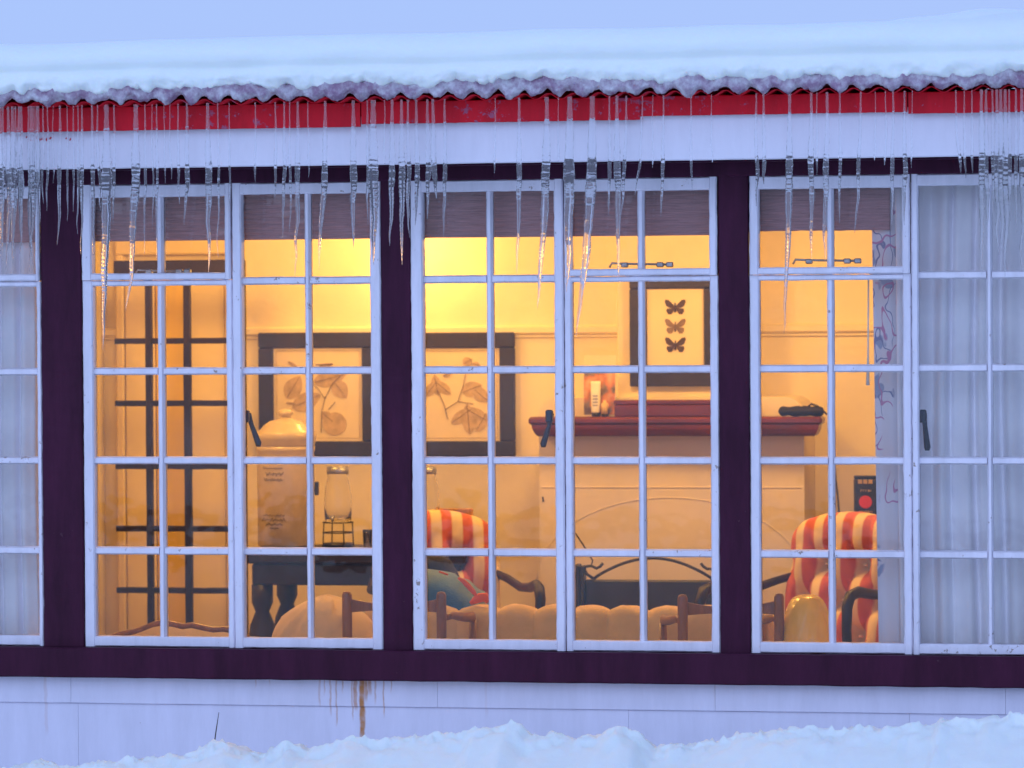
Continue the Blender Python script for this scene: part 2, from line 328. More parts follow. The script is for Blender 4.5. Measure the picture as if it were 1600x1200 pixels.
def bank(u, v):
    x = -4+8*u
    y = -.03+(RY+.03)*(v/.3) if v < .3 else RY-5.2*((v-.3)/.7)**1.8
    d = y-RY; rz = ridge(x+.02*nz(x*9, y*7))
    if d >= 0: z = rz-.22*(d/.8)**1.2
    else:
        k = min(1, -d/5.2); far = .42+.10*nz(x*.6, y*.6)
        z = rz*(1-min(1, -d/.5))**1.0*1.0+(rz-.03)*min(1, -d/.5) if -d < .5 else rz-.03
        z = z-(.30*k+.35*k*k) - .05*min(1, -d/.4)
        sm = min(1, -d/1.6); z = z*(1-sm)+(far-.40*k)*sm*1.0 if sm > 0 else z
    nr = math.exp(-(d/.10)**2); lump = (.008+.010*nr)*nz(x*14, y*14, 2)+(.004+.008*nr)*nz(x*31, y*31, 5)+(.001+.006*nr)*nz(x*70, y*70, 8)
    if d < 0: lump += .03*nz(x*3.5, y*3.5, 9)*min(1, -d*3)
    lump += .009*max(0, nz(x*55, y*40, 12)-.15)*math.exp(-(d/.06)**2)*3
    return (x, y, z+lump)
tag(MB().grid(bank, 900, 130).build('snow_bank', 'snow'), kind='structure')
a = at(326, 1175, -.35); b = at(342, 1113, -.30); c = a.lerp(b, .55)+Vector((.006, 0, 0)); a.z -= .1
tag(MB().tube([a, c, b], [.0022, .0018, .0009], 6).build('dry_stem', 'bark'), 'thin dark dry stem poking up from the snow below the wall', 'twig')
# ------------------------------------------------------------------ the house front
house = thing('house', 'white and dark maroon timber house front with multi-pane lit windows and red eave', 'house')
PZ = lambda py: Z(py, 0)
zs_top, zs_bot, zw_bot = PZ(1016), PZ(1064), PZ(1107)
POST = [(-452, -394), (66, 129), (597, 643), (1124, 1171), (1660, 1712)]
XL, XR = X(-452, 0)-1.3, X(1712, 0)+1.3
for k, (a, b) in enumerate(POST):
    xa, xb = X(a, 0), X(b, 0)
    MB().bar(((xa+xb)/2, .05, zs_top-.001), ((xa+xb)/2, .05, Z(281, 0)), xb-xa, .11, .004, .004, 60, .0016, 90+k).build('post', 'dark_paint', house)
MB().bar((XL, .045, (Z(281, 0)+Z(228, 0))/2), (XR, .045, (Z(281, 0)+Z(228, 0))/2), Z(228, 0)-Z(281, 0), .12, .004, .004, 120, .0012, 3).build('head_beam', 'dark_paint', house)
MB().bar((XL, .03, (zs_top+zs_bot)/2-.001), (XR, .03, (zs_top+zs_bot)/2-.001), zs_top-zs_bot-.001, .14, .005, .005, 160, .0016, 5).build('sill_beam', 'dark_paint', house)
def panels(zt, zb, joints, y):
    js = [XL]+[X(j, 0, 1100) for j in joints]+[XR]
    for k in range(len(js)-1):
        a, b = js[k]+.0004, js[k+1]-.0004; n = max(2, int((b-a)/.06)); sd = random.random()*50
        mb = MB(); 
        mb.bar((a, y, (zt+zb)/2), (b, y, (zt+zb)/2), zt-zb-.0008, .018, .0016, .0016, n, .0006, sd); mb.build('wall_board', 'board_paint', house)
panels(zs_bot-.001, zw_bot, (-420, 200-90, 683, 1117, 1571, 1900), .015)
panels(zw_bot, -.05, (-330, 120, 981, 1420, 1850), .023)
MB().box((XL, .034, -.1), (XR, .12, zs_top-.004)).build('wall_core', 'plaster', house)
MB().box((XL, .11, Z(281, 0)-.02), (XR, .2, 2.50)).build('lintel', 'plaster', house)
for a, b in ((XL, X(-452, 0)), (X(1712, 0), XR)):
    k = 0; z = zs_top
    while z < Z(281, 0):
        MB().bar((a, .03, z+.075), (b, .03, z+.075), .148, .02, .003, .003, 20, .001, z).build('weather_board', 'board_paint', house); z += .15
    MB().box((a, .045, zs_top-.004), (b, .12, Z(281, 0))).build('wall_core', 'plaster', house)
# ---- windows.  columns: glass edges in photograph pixels, rows: glass edges
ROWS = [(299, 429.5), (442, 572), (584, 714), (726, 857.5), (870, 1000)]
GY = .030
def pane(x0, x1, z0, z1, par):
    tilt = random.uniform(-.004, .004); tl2 = random.uniform(-.004, .004); o = .007
    V = []
    for y in (GY, GY+.004):
        for (x, z) in ((x0-o, z0-o), (x1+o, z0-o), (x1+o, z1+o), (x0-o, z1+o)): V.append((x, y+tilt*(z-(z0+z1)/2)+tl2*(x-(x0+x1)/2), z))
    MB().add(V, [(0, 1, 2, 3), (7, 6, 5, 4), (0, 4, 5, 1), (1, 5, 6, 2), (2, 6, 7, 3), (3, 7, 4, 0)]).build('pane', 'window_glass', par)
sd = [100]
def sash(xo0, c0, c1, xo1, rows, ztop, zbot, front, dep=.045, name='window_sash'):
    """outer frame + glazing bars + panes; c0,c1 = glass columns in px"""
    sd[0] += 20; s = sd[0]; xs = [X(v, 0) for v in (xo0, c0[0], c0[1], c1[0], c1[1], xo1)]; zr = [(PZ(a), PZ(b)) for a, b in rows]
    y = front+dep/2; f = MB(); H = ztop-zbot
    f.bar(((xs[0]+xs[1])/2, y, zbot), ((xs[0]+xs[1])/2, y, ztop), xs[1]-xs[0], dep, .004, .006, int(H/.012), .0013, s)
    f.bar(((xs[4]+xs[5])/2, y, zbot), ((xs[4]+xs[5])/2, y, ztop), xs[5]-xs[4], dep, .004, .006, int(H/.012), .0013, s+1)
    f.bar((xs[1]-.002, y+.0015, (ztop+zr[0][0])/2), (xs[4]+.002, y+.0015, (ztop+zr[0][0])/2), ztop-zr[0][0], dep, .004, .006, 36, .0013, s+2)
    f.bar((xs[1]-.002, y+.0015, (zbot+zr[-1][1])/2), (xs[4]+.002, y+.0015, (zbot+zr[-1][1])/2), zr[-1][1]-zbot, dep, .004, .006, 36, .0013, s+3)
    o = f.build(name, 'white_paint', house)
    xm, wm = (xs[2]+xs[3])/2, xs[3]-xs[2]
    MB().bar((xm, GY-.004, zr[-1][1]-.001), (xm, GY-.004, zr[0][0]+.001), wm, .034, .006, .014, int(H/.014), .0010, s+4).build('glazing_bar', 'white_paint', o)
    for k in range(len(rows)-1):
        zc = (zr[k][1]+zr[k+1][0])/2; wz = zr[k][1]-zr[k+1][0]
        for q, (a, b) in enumerate(((xs[1], xs[2]), (xs[3], xs[4]))):
            MB().bar((a-.001, GY-.0035, zc), (b+.001, GY-.0035, zc), wz, .030, .0045, .013, 18, .0009, s+5+k*2+q).build('glazing_bar', 'white_paint', o)
    for a, b in zr:
        pane(xs[1], xs[2], b, a, o); pane(xs[3], xs[4], b, a, o)
    return o
def handle(par, px, py, tx, ty):
    a = at(px, py, .07); b = at(tx, ty, .085); mb = MB()
    mb.box((a.x-.012, .045, a.z-.02), (a.x+.010, .07, a.z+.02), .004)
    mb.tube([(a.x, .06, a.z), (a.x, .088, a.z)], .008, 10)
    mb.tube([(a.x, .085, a.z+.008), (a.x*.7+b.x*.3, .088, a.z*.7+b.z*.3), (b.x, .085, b.z+.01), (b.x, .085, b.z)], [.010, .0075, .0105, .007], 10, flat=(.7, 1))
    mb.build('handle', 'handle_metal', par)
def stay(par, x0, x1, py):
    a = X(x0, .055); b = X(x1, .055); z = Z(py, .055); mb = MB()
    mb.tube([(a-.02, .058, z-.008), (a-.012, .06, z+.006), (a+.02, .06, z+.004), (b, .06, z)], .0035, 8)
    for q in (.16, .78, .95): mb.box((a+(b-a)*q-.011, .05, z-.008), (a+(b-a)*q+.011, .07, z+.008), .003)
    mb.build('stay', 'zinc', par)
zt, zb = PZ(281), PZ(1016)
def fixed_unit(cols, stay_px=None):
    a, c0, c1, b = cols
    sash(a, c0, c1, b, ROWS[1:], PZ(433.5), zb, .000)
    v = sash(a+1.5, c0, c1, b-1.5, [(301, 422)], zt, PZ(432.8), -.012, .05, 'vent_sash')
    if stay_px: stay(v, *stay_px)
def casement(cols, hd=None):
    o = sash(*cols, ROWS, zt, zb, -.006)
    if hd: handle(o, *hd)
casement((-393.5, (-378, -283), (-272, -176), -162.5)); fixed_unit((-161.5, (-147, -51), (-40, 58), 65.5))
fixed_unit((129.5, (146, 244.5), (255, 354), 364), (222, 298, 420)); casement((365, (379, 475.5), (485, 580), 596.5), (386, 650, 404, 698))
casement((643.5, (662, 759.5), (770, 867.5), 881.5), (860, 650, 849, 699)); fixed_unit((882.5, (894, 996), (1007, 1110), 1123.5), (963, 1052, 416))
fixed_unit((1171.5, (1187, 1292), (1303, 1411), 1424.5), (1250, 1346, 413)); casement((1425.5, (1436, 1541), (1551, 1648), 1659.5), (1443, 650, 1449, 704))
# ---- eave: white fascia, red boards with stepped joints, corrugated sheet
FY = -.20
z0, z1 = Z(244, FY, 800), Z(188, FY, 800)
MB().bar((XL, FY+.012, (z0+z1)/2), (XR, FY+.012, (z0+z1)/2), z1-z0+.04, .024, .003, .003, 200, .0010, 31).build('fascia_board', 'fascia_paint', house)
MB().box((XL, FY+.024, z0+.03), (XR, .0, z0+.045)).build('soffit', 'dark_paint', house)
mb = MB(); rr = random.Random(3)
for px, py in ((42, 214), (48, 217), (56, 216), (61, 219), (66, 217), (74, 218), (79, 216), (104, 216), (110, 218)):
    q = at(px, py, FY); ww = rr.uniform(.002, .005)
    mb.prism([(q.x+ww*math.cos(a*.7)*rr.uniform(.6, 1.2)+.002*math.sin(a*.7), q.z+ww*1.3*math.sin(a*.7)*rr.uniform(.6, 1.3)) for a in range(9)], FY-.0022, FY+.002)
mb.build('paint_smear', 'red_paint', house)
RYB = -.235
for k, (a, b, dz) in enumerate(((-600, 562, -5), (564, 999, -1), (985, 1417, 4.5), (1419, 2100, 1.5))):
    zt2, zb2 = Z(155-dz*.2, RYB, 800), Z(189-dz, RYB, 800); yy = RYB+.011+(.006 if k == 2 else 0)
    xa, xb = max(XL, X(a, RYB, 175)), min(XR, X(b, RYB, 175))
    MB().bar((xa, yy, (zt2+zb2)/2), (xb, yy, (zt2+zb2)/2), zt2-zb2, .012, .002, .002, 80, .0013, 60+k).build('red_fascia_board', 'red_paint', house)
EY, PIT, AMP, SLOPE = -.30, .0772, .0088, math.tan(R(4))
EZ = Z(151, EY, 800)
def sheet(u, v):
    x = XL+(XR-XL)*u; y = EY+3.1*v
    return (x, y, EZ+AMP*math.sin(2*math.pi*x/PIT)+.0015*nz(x*6, 3)+SLOPE*(y-EY))
for yb_ in (-.13, .13, .6): MB().box((XL, yb_, EZ-.20 if yb_ < 0 else 2.501), (XR, yb_+.04, EZ+SLOPE*(yb_-EY)-AMP-.003)).build('eave_light_blocker', 'dark_paint', house)  # hidden boxes added to stop sky light leaking through under the corrugations
NW = int((XR-XL)/PIT*10)
mb = MB().grid(sheet, NW, 3); o = mb.build('roof_sheet', 'red_paint', house); md = o.modifiers.new('thickness', 'SOLIDIFY'); md.thickness = .0015
# ------------------------------------------------------------------ snow on the roof
def roof_snow(u, v):
    x = XL-.05+(XR-XL+.1)*u
    # profile along v : under lip -> crumbly nose -> crest -> dip -> up the slope
    P = [(.06, .046), (.016, .034), (-.010, .038), (-.026, .050), (-.036, .066), (-.034, .084), (-.022, .101), (-.036, .122), (-.036, .148), (-.014, .172), (.024, .190), (.075, .200), (.13, .204), (.22, .200), (.33, .194), (.5, .200), (.8, .215), (1.3, .245), (2.0, .29), (3.0, .35)]
    t = v*(len(P)-1); k = min(int(t), len(P)-2); f = t-k
    p0 = P[max(k-1, 0)]; p1 = P[k]; p2 = P[k+1]; p3 = P[min(k+2, len(P)-1)]
    cr = lambda a, b, c, d: .5*((2*b)+(-a+c)*f+(2*a-5*b+4*c-d)*f*f+(-a+3*b-3*c+d)*f**3)
    dy = cr(p0[0], p1[0], p2[0], p3[0]); dz = cr(p0[1], p1[1], p2[1], p3[1])
    th = 1+.05*nz(x*1.1, 7)+.035*(x/2); dz = dz*th if dy < .5 else dz+(th-1)*.2
    low = max(0, min(1, (.092-dz)/.05)) if dy < .06 else 0
    mid = math.exp(-((dz-.085)/.03)**2) if dy < .05 else 0
    dy += mid*.013*nz(x*7, 3)+.012*nz(x*5, dz*8, 2)*(1 if dy < .2 else 0)
    rough = low*(.018*nz(x*16, dz*24, 3)+.010*nz(x*38, dz*40, 4)+.003*nz(x*110, dz*110, 5))
    dy += rough-.006*low; dz += low*(.018*nz(x*13, 3, dz*10)+.010*nz(x*34, 3, dz*18)+.006*nz(x*80, 9, dz*40)-.022*max(0, nz(x*6, 77)-.35))+.004*nz(x*3, dy*3)
    if dy > .2:                       # wind drift piled further up the roof
        k = min(1, (dy-.2)*2); dz += .012*nz(x*.9+4, dy*1.4)*k
        h = max(0, min(1, (x-.55)/.9)); h = h*h*(3-2*h)
        dz += h*(.080+.02*nz(x*4, dy*3))*math.exp(-((dy-1.5)/.42)**2)+h*.035*math.exp(-((dy-1.05-.12*(x-1)+.05*nz(x*3, 6))/.07)**2)-h*.03*math.exp(-((dy-1.25-.12*(x-1))/.08)**2)
    return (x, EY+dy, EZ+AMP*.6+dz)
tag(MB().grid(roof_snow, 1300, 110).build('roof_snow', 'snow'), 'thick smooth snow cap overhanging the corrugated eave', 'snow', kind='stuff')
def slush(u, v):
    x = XL+(XR-XL)*u; an = math.pi*1.5*v-.4
    r = .027*(1+.45*nz(x*9, 4)+.35*nz(x*24, v*3, 4)+.25*nz(x*55, v*5, 6)+.15*nz(x*140, v*9, 2))
    base = EZ+AMP*math.sin(2*math.pi*x/PIT)
    return (x+.004*nz(x*60, v*6), EY+.002-r*.8*math.cos(an-1.2), base+.034+r*1.0*math.sin(an-1.2)+.006*nz(x*30, v*4))
tag(MB().grid(slush, 1800, 14).build('eave_ice', 'slush'), 'lumpy translucent ice crust along the corrugated sheet edge', 'ice', kind='stuff')
# ------------------------------------------------------------------ icicles: root px, tip px, tip py, width px under the fascia
IY = EY-.012
ICE = [(0, 0, 402, 15), (20, 19, 418, 15), (31, 32, 396, 13), (50, 49, 412, 14), (58, 58, 334, 11), (1534, 1534, 428, 13), (1558, 1558, 398, 12), (1571, 1571, 432, 13), (-30, -31, 380, 10), (-14, -15, 420, 12), (4, 3, 408, 9), (14, 13, 428, 12), (24, 24, 372, 9), (34, 33, 350, 8), (45, 45, 424, 8), (53, 53, 340, 8), (61, 60, 352, 9), (68, 67, 318, 6), (75, 74, 330, 6), (83, 83, 286, 4), (95, 92, 383, 9), (105, 105, 345, 5), (115, 115, 331, 5),
       (122, 121, 366, 6), (129, 127, 398, 8), (144, 146, 398, 9), (153, 155, 330, 7), (167, 160, 547, 21), (178, 176, 352, 7), (212, 197, 485, 19), (227, 226, 396, 6), (238, 237, 362, 4), (245, 243, 404, 6), (256, 256, 286, 4), (266, 265, 280, 4), (279, 279, 320, 6), (293, 290, 352, 10), (325, 327, 426, 14),
       (341, 340, 402, 5), (358, 359, 340, 5), (399, 399, 286, 6), (430, 429, 310, 7), (444, 440, 372, 8), (454, 454, 364, 6), (465, 460, 433, 11), (481, 481, 277, 5), (509, 498, 421, 13), (553, 552, 388, 15), (575, 574, 352, 7), (584, 584, 412, 22), (602, 602, 256, 5), (614, 610, 384, 13), (628, 628, 414, 13),
       (638, 638, 372, 9), (651, 650, 352, 11), (668, 668, 343, 11), (677, 682, 312, 13), (695, 693, 372, 9), (774, 771, 270, 5), (812, 808, 430, 11), (855, 838, 482, 18), (873, 873, 252, 4), (891, 886, 456, 22), (926, 900, 527, 22), (953, 951, 337, 8), (965, 968, 442, 14), (979, 971, 345, 8),
       (1004, 994, 306, 6), (1021, 1021, 262, 4), (1037, 1032, 339, 8), (1080, 1079, 299, 6), (1112, 1112, 254, 4), (1182, 1179, 322, 8), (1194, 1194, 288, 9), (1234, 1224, 521, 14), (1268, 1267, 407, 12), (1277, 1277, 273, 5), (1293, 1287, 410, 12), (1313, 1311, 349, 7), (1345, 1336, 364, 8), (1368, 1368, 251, 4),
       (1384, 1384, 258, 5), (1396, 1393, 353, 8), (1414, 1411, 351, 9), (1426, 1426, 262, 4), (1494, 1500, 272, 7), (1507, 1507, 278, 6), (1519, 1518, 270, 6), (1541, 1541, 372, 11), (1551, 1551, 342, 8), (1564, 1565, 392, 14), (1577, 1577, 345, 9), (1588, 1588, 362, 8), (1597, 1597, 424, 13), (1612, 1612, 380, 10), (1630, 1629, 350, 9)]
for k, (xr, xt, yt, wd) in enumerate(ICE):
    zr_ = EZ-.004; a = Vector((X(xr, IY, 250), IY+random.uniform(-.006, .006), zr_)); bt = at(xt, yt, IY); Lc = zr_-bt.z
    n = max(16, int(Lc/.0042)); R0 = wd*.44*S(IY); rp = random.uniform(.008, .015); pts = []; rad = []; ph = random.random()*100
    ribk = random.uniform(.07, .15)
    for i in range(n+1):
        f = i/n; zz = a.z+(bt.z-a.z)*f
        bend = f**2.2; xx = a.x+(bt.x-a.x)*bend+.009*nz(f*Lc*7, ph)*f+.004*nz(f*Lc*18, ph+3)*f; yy = a.y+.003*nz(f*Lc*10, ph+30)
        yp = 152+(yt-152)*f
        q_ = max(0, min(1, (yp-150)/125)); prof = .28+.72*q_
        tap = (1-f)**.62 if yt > 300 else (1-f)**.8
        g = (yp-245)/max(1, yt-245); tap = 1 if g < 0 else max(0, 1-g)**.70
        r = R0*prof*tap*(1+ribk*math.sin(zz*2*math.pi/rp+2*nz(zz*20, ph))*(.4+.6*f)+.20*nz(zz*17, ph+9)+.14*nz(zz*42, ph+29)+.10*nz(zz*90, ph+19))
        if f < .05: r *= 1+.35*(.05-f)/.05
        pts.append((xx, yy, zz)); rad.append(max(r, .0007))
    o = MB().tube(pts, rad, 11).build('icicle', 'ice')
    big = wd >= 18 or yt > 500; ln = yt-245
    if big: lab = {160: 'very long ribbed icicle in front of the vent window beside the dark double post', 197: 'long thick icicle over the middle bar of the vent above the lattice door', 584: 'stout icicle against the window frame beside the middle dark post',
                   838: 'long curved icicle crossing the bars left of the thickest leaning icicle', 886: 'broad icicle hanging over the joint between two sashes', 900: 'thick ribbed icicle leaning sideways, tip beside the butterfly print'}.get(xt, 'longest slender icicle over the pane beside the printed curtain'); grp = None
    else:
        where = next(q for lim, q in ((66, 'before the pleated curtain window'), (129, 'before the dark double post'), (365, 'over the vent above the lattice door'), (597, 'over the casement showing the lemon print'), (643, 'before the middle dark post'),
                     (882, 'over the casement showing the ivy print'), (1171, 'over the vent above the butterfly print'), (1425, 'over the vent beside the printed curtain'), (9999, 'over the curtained casement')) if xr < lim)
        size = 'tiny icicle stub' if ln < 45 else 'short slender icicle' if ln < 110 else 'medium ribbed icicle'
        lab = size+' hanging '+where; grp = 'icicles hanging '+where
    tag(o, lab, 'icicle', grp)
# ------------------------------------------------------------------ the room
BW = 3.0
xl, xr = X(163, BW), 2.75
def struct(name, a, b, m): return tag(MB().box(a, b).build(name, m), kind='structure')
struct('floor', (xl-.1, .12, -.1), (xr+.1, BW+.1, 0), 'floor_wood'); struct('ceiling', (xl-.1, .2, 2.46), (xr+.1, BW+.1, 2.50), 'ceiling_paint')
back = struct('back_wall', (xl-.1, BW, 0), (xr+.1, BW+.1, 2.46), 'plaster')
struct('left_wall', (xl-.1, .12, 0), (xl, BW, 2.46), 'plaster'); struct('right_wall', (xr, .12, 0), (xr+.1, BW, 2.46), 'plaster')
zrl = Z(516, BW)
mb = MB(); mb.bar((xl, BW-.014, zrl), (xr, BW-.014, zrl), .036, .028, .008, .012); mb.bar((xl, BW-.006, zrl-.024), (xr, BW-.006, zrl-.024), .012, .012); mb.build('picture_rail', 'plaster', back)
MB().box((xl, BW-.014, 0), (xr, BW, .14), .004).build('skirting', 'plaster', back)
# chimney breast
br = thing('fireplace', 'cream plaster chimney breast with narrow upper shaft and rounded shoulders', 'fireplace', (X(1060, 2.6), 2.6, 0))
def P(o, mb, name, m):                       # part built in world coordinates under an unrotated empty
    q = mb.build(name, m, o); q.matrix_parent_inverse = Matrix.Translation(o.location).inverted(); return q
LBY, UBY = 2.62, 2.74
xa, xb, zsh = X(842, LBY), X(1256, LBY), Z(622, LBY)
pts = [(xa, 0), (xb, 0)]+[(xb-.07+.07*math.cos(t), zsh-.07+.07*math.sin(t)) for t in [i*math.pi/16 for i in range(9)]]+[(xa+.07-.07*math.cos(t), zsh-.07+.07*math.sin(t)) for t in [i*math.pi/16 for i in range(8, -1, -1)]]
P(br, MB().prism(pts, LBY, BW-.001), 'lower_breast', 'breast_paint')
P(br, MB().box((X(965, UBY), UBY, zsh-.02), (X(1172, UBY), BW-.0015, 2.458), .004), 'upper_shaft', 'breast_paint')
cx, cz, ax, az = X(1045, LBY), Z(905, LBY), X(1255, LBY)-X(1045, LBY), Z(777, LBY)-Z(905, LBY)
P(br, MB().tube([(cx+ax*math.cos(t), LBY-.001, cz+az*math.sin(t)) for t in [math.pi*i/40 for i in range(41)]], .0018, 8), 'arch_moulding', 'breast_paint')
for (a, b, y) in ((842, 1256, 761), ):
    P(br, MB().bar((X(a, LBY)+.01, LBY-.001, Z(y, LBY)), (X(b, LBY)-.01, LBY-.001, Z(y, LBY)), .005, .004, .001, .001), 'joint_strip', 'breast_paint')
# mantel shelf
MY = 2.49
mt = thing('mantel_shelf', 'dark red mahogany mantel shelf with moulded edge on the chimney breast', 'shelf', (X(1060, MY), MY, Z(682, MY)))
zt_, zm_, zb_ = Z(652, MY), Z(664, MY), Z(682, MY); xa, xb = X(825, MY), X(1284, MY)
P(mt, MB().box((xa, MY, zm_), (xb, LBY-.001, zt_), .008), 'top_board', 'mahogany')
sec = [(.006, zm_-.0005), (.007, zm_-.010), (.009, zm_-.018), (.013, zm_-.026), (.018, zb_+.008), (.026, zb_)]
mb = MB(); V = []
for (d, z) in sec: V += [(xa+.006+d, LBY-.002, z), (xa+.006+d, MY+d, z), (xb-.006-d, MY+d, z), (xb-.006-d, LBY-.002, z)]
n = len(sec); F = [(4*k+j, 4*k+j+1, 4*k+5+j, 4*k+4+j) for k in range(n-1) for j in range(3)]+[(0, 3, 2, 1), tuple(4*(n-1)+j for j in range(4))]
mb.add(V, F); P(mt, mb, 'moulding', 'mahogany')
MT = zt_+.001
# things on the mantel
def on(px, Y): return X(px, Y)
x0, x1 = X(911, 2.575), X(962, 2.575); h = Z(550, 2.575)-Z(645, 2.575)
o = thing('picture_card', 'glossy picture card in orange and grey leaning on the mantel', 'card', ((x0+x1)/2, 2.575, MT))
c = MB().box((-(x1-x0)/2, 0, 0), ((x1-x0)/2, .004, h)).build('card', 'paper', o); MB().box((-(x1-x0)/2+.003, -.0015, .006), ((x1-x0)/2-.003, -.0002, h*.80)).build('printed_picture', 'postcard_print', o); o.rotation_euler.x = R(-4)
def bottle(px, Y, ytop, wpx, name, lab, m, capm):
    s = S(Y); H = Z(ytop, Y)-MT; r = wpx/2*s; o = thing(name, lab, 'bottle', (X(px, Y), Y, MT))
    return o, H, r
o, H, r = bottle(931, 2.55, 596, 15, 'lotion_tube', 'pale squeeze tube standing on its cap before the picture card', 0, 0)
mb = MB(); ns = 10; V = []
for (k, (rx, ry, z)) in enumerate(((.8, .8, .012), (.95, .9, .02), (1, .7, H*.5), (1.05, .2, H*.93), (1.05, .1, H))):
    V += [(r*rx*math.cos(2*math.pi*j/16), r*ry*math.sin(2*math.pi*j/16), z) for j in range(16)]
mb.add(V, [(k*16+j, k*16+(j+1) % 16, k*16+16+(j+1) % 16, k*16+16+j) for k in range(4) for j in range(16)]+[tuple(range(15, -1, -1)), tuple(64+j for j in range(16))], True); mb.build('tube_body', 'white_plastic', o)
MB().lathe([(r*.85, 0), (r*.85, .014)], seg=16).build('cap', 'black_card', o)
for k in range(4): MB().box((-r*.55, -r*.78-.001, H*.30+k*.012), (r*.55, -r*.72, H*.30+k*.012+.004)).build('printed_line', 'zinc', o)
o, H, r = bottle(945, 2.54, 626, 11, 'small_bottle', 'small cream bottle with dark base beside the squeeze tube', 0, 0)
MB().lathe([(r*.9, 0), (r*.9, .010)], seg=16).build('base', 'black_card', o); MB().lathe([(r, .0102), (r, H*.82), (r*.5, H*.88), (r*.5, H)], seg=16).build('bottle_body', 'pale_cloth', o)
o = thing('long_box', 'long dark red box lying on the mantel under the butterfly print', 'box', (X(1050, 2.515), 2.515, MT)); x0, x1 = X(960, 2.515)-X(1050, 2.515), X(1172, 2.515)-X(1050, 2.515); h = Z(626, 2.515)-MT
MB().box((x0, 0, 0), (x1, .09, h*.72), .003).build('box_body', 'mahogany', o); MB().box((x0-.002, -.002, h*.73), (x1+.002, .092, h), .003).build('lid', 'mahogany', o)
o = thing('spectacle_pouch', 'lumpy black pouch with a strap lying on the mantel end', 'pouch', (X(1252, 2.515), 2.515, MT)); hw = 36*S(2.515); h = Z(636, 2.515)-MT
MB().grid(lambda u, v: (hw*(2*u-1), .03*math.sin(2*math.pi*v)*(1-abs(2*u-1)**6)**.5, h*.5+h*.5*math.cos(2*math.pi*v)*(1-abs(2*u-1)**8)**.5*(1+.25*nz(u*6, v))), 30, 12).build('pouch_body', 'navy_cloth', o)
MB().tube([(hw*.3, -.01, h*.95), (hw*.45, -.012, h*1.25), (hw*.7, -.01, h*1.05), (hw*1.0, 0, h*.4), (hw*1.12, .0, .006)], .004, 6).build('strap', 'navy_cloth', o)
# pictures
def frame(name, lab, px0, px1, py0, py1, fl, Y, paper, fm='frame_black', lean=0):
    x0, x1, z0, z1 = X(px0, Y), X(px1, Y), Z(py1, Y, px0), Z(py0, Y, px0); o = thing(name, lab, 'picture', ((x0+x1)/2, Y, z0)); f = fl*S(Y)
    hw, h = (x1-x0)/2, z1-z0; d = .028
    for (a, b, c_, e) in ((-hw, hw, 0, f), (-hw, hw, h-f, h)): MB().box((a, -d/2, c_), (b, d/2, e), .004).build('frame_rail', fm, o)
    for (a, b) in ((-hw, -hw+f), (hw-f, hw)): MB().box((a, -d/2+.001, f+.0005), (b, d/2-.001, h-f-.0005), .004).build('frame_rail', fm, o)
    sh = MB().box((-hw+f*.7, .0, f*.7), (hw-f*.7, .008, h-f*.7)).build('paper_sheet', paper, o)
    return o, hw, h, f, x0, z0, Y
def leafpts(cx, cz, ln, wd, ang, n=9, lob=0):
    ca, sa = math.cos(ang), math.sin(ang); a = []; 
    for i in range(2*n):
        t = i/n if i < n else (2*n-i)/n; sg = 1 if i < n else -1
        u = ln*(t-.5); v = sg*wd/2*math.sin(math.pi*min(.999, max(.001, t**.85)))**.8*(1+lob*math.sin(t*9))
        a.append((cx+u*ca-v*sa, cz+u*sa+v*ca))
    return a
def drawing(F, leaves, stems, disc=()):
    o, hw, h, f, x0, z0, Y = F; lx = lambda p: X(p, Y)-o.location.x; lz = lambda q, p=500: Z(q, Y, p)-o.location.z
    mb = MB()
    for k, (cx, cy, ln, wd, ang, lob) in enumerate(leaves): mb.prism(leafpts(lx(cx), lz(cy), 1.12*ln*S(Y), 1.3*wd*S(Y), R(ang), 12, lob), -.0016-k*.00025, -.0002-k*.00003)
    for (cx, cy, r) in disc: mb.prism([(lx(cx)+r*S(Y)*math.cos(a*.35), lz(cy)+r*S(Y)*.95*math.sin(a*.35)) for a in range(18)], -.0050, -.0006)
    mb.build('printed_leaves', 'sepia_ink', o); mb = MB()
    for st in stems: mb.tube([(lx(a), -.0052, lz(b)) for a, b in st], .6*S(Y), 5)
    for (cx, cy, ln, wd, ang, lob) in leaves:
        a = R(ang); mb.tube([(lx(cx)-ln*.48*S(Y)*math.cos(a), -.0050, lz(cy)-ln*.48*S(Y)*math.sin(a)), (lx(cx)+ln*.48*S(Y)*math.cos(a), -.0050, lz(cy)+ln*.48*S(Y)*math.sin(a))], .35*S(Y), 4)
    mb.build('printed_stems', 'sepia_dark', o)
    g = .012; mb = MB()
    for (a, b) in (((-hw+f+g, f+g), (hw-f-g, f+g)), ((-hw+f+g, h-f-g), (hw-f-g, h-f-g)), ((-hw+f+g, f+g), (-hw+f+g, h-f-g)), ((hw-f-g, f+g), (hw-f-g, h-f-g))):
        mb.tube([(a[0], -.0012, a[1]), (b[0], -.0012, b[1])], .0008, 4)
    mb.build('printed_border', 'sepia_ink', o)
F1 = frame('botanical_print', 'black framed lemon branch print, partly behind the lidded stoneware crock', 405, 590, 520, 713, 24, BW-.018, 'paper')
drawing(F1, [(459, 605, 38, 22, 58, 0), (516, 591, 50, 20, 14, 0), (532, 609, 30, 20, -52, 0), (479, 627, 46, 22, 25, 0), (512, 652, 22, 12, -40, 0), (458, 569, 16, 4, -30, 0), (510, 571, 22, 5, 10, 0), (455, 630, 16, 3, -5, 0)],
        [[(508, 623), (498, 608), (486, 597)], [(508, 623), (520, 600), (534, 586)], [(508, 623), (503, 645), (502, 676)], [(494, 570), (520, 568)], [(514, 640), (524, 628)]], [(523, 662, 19)])
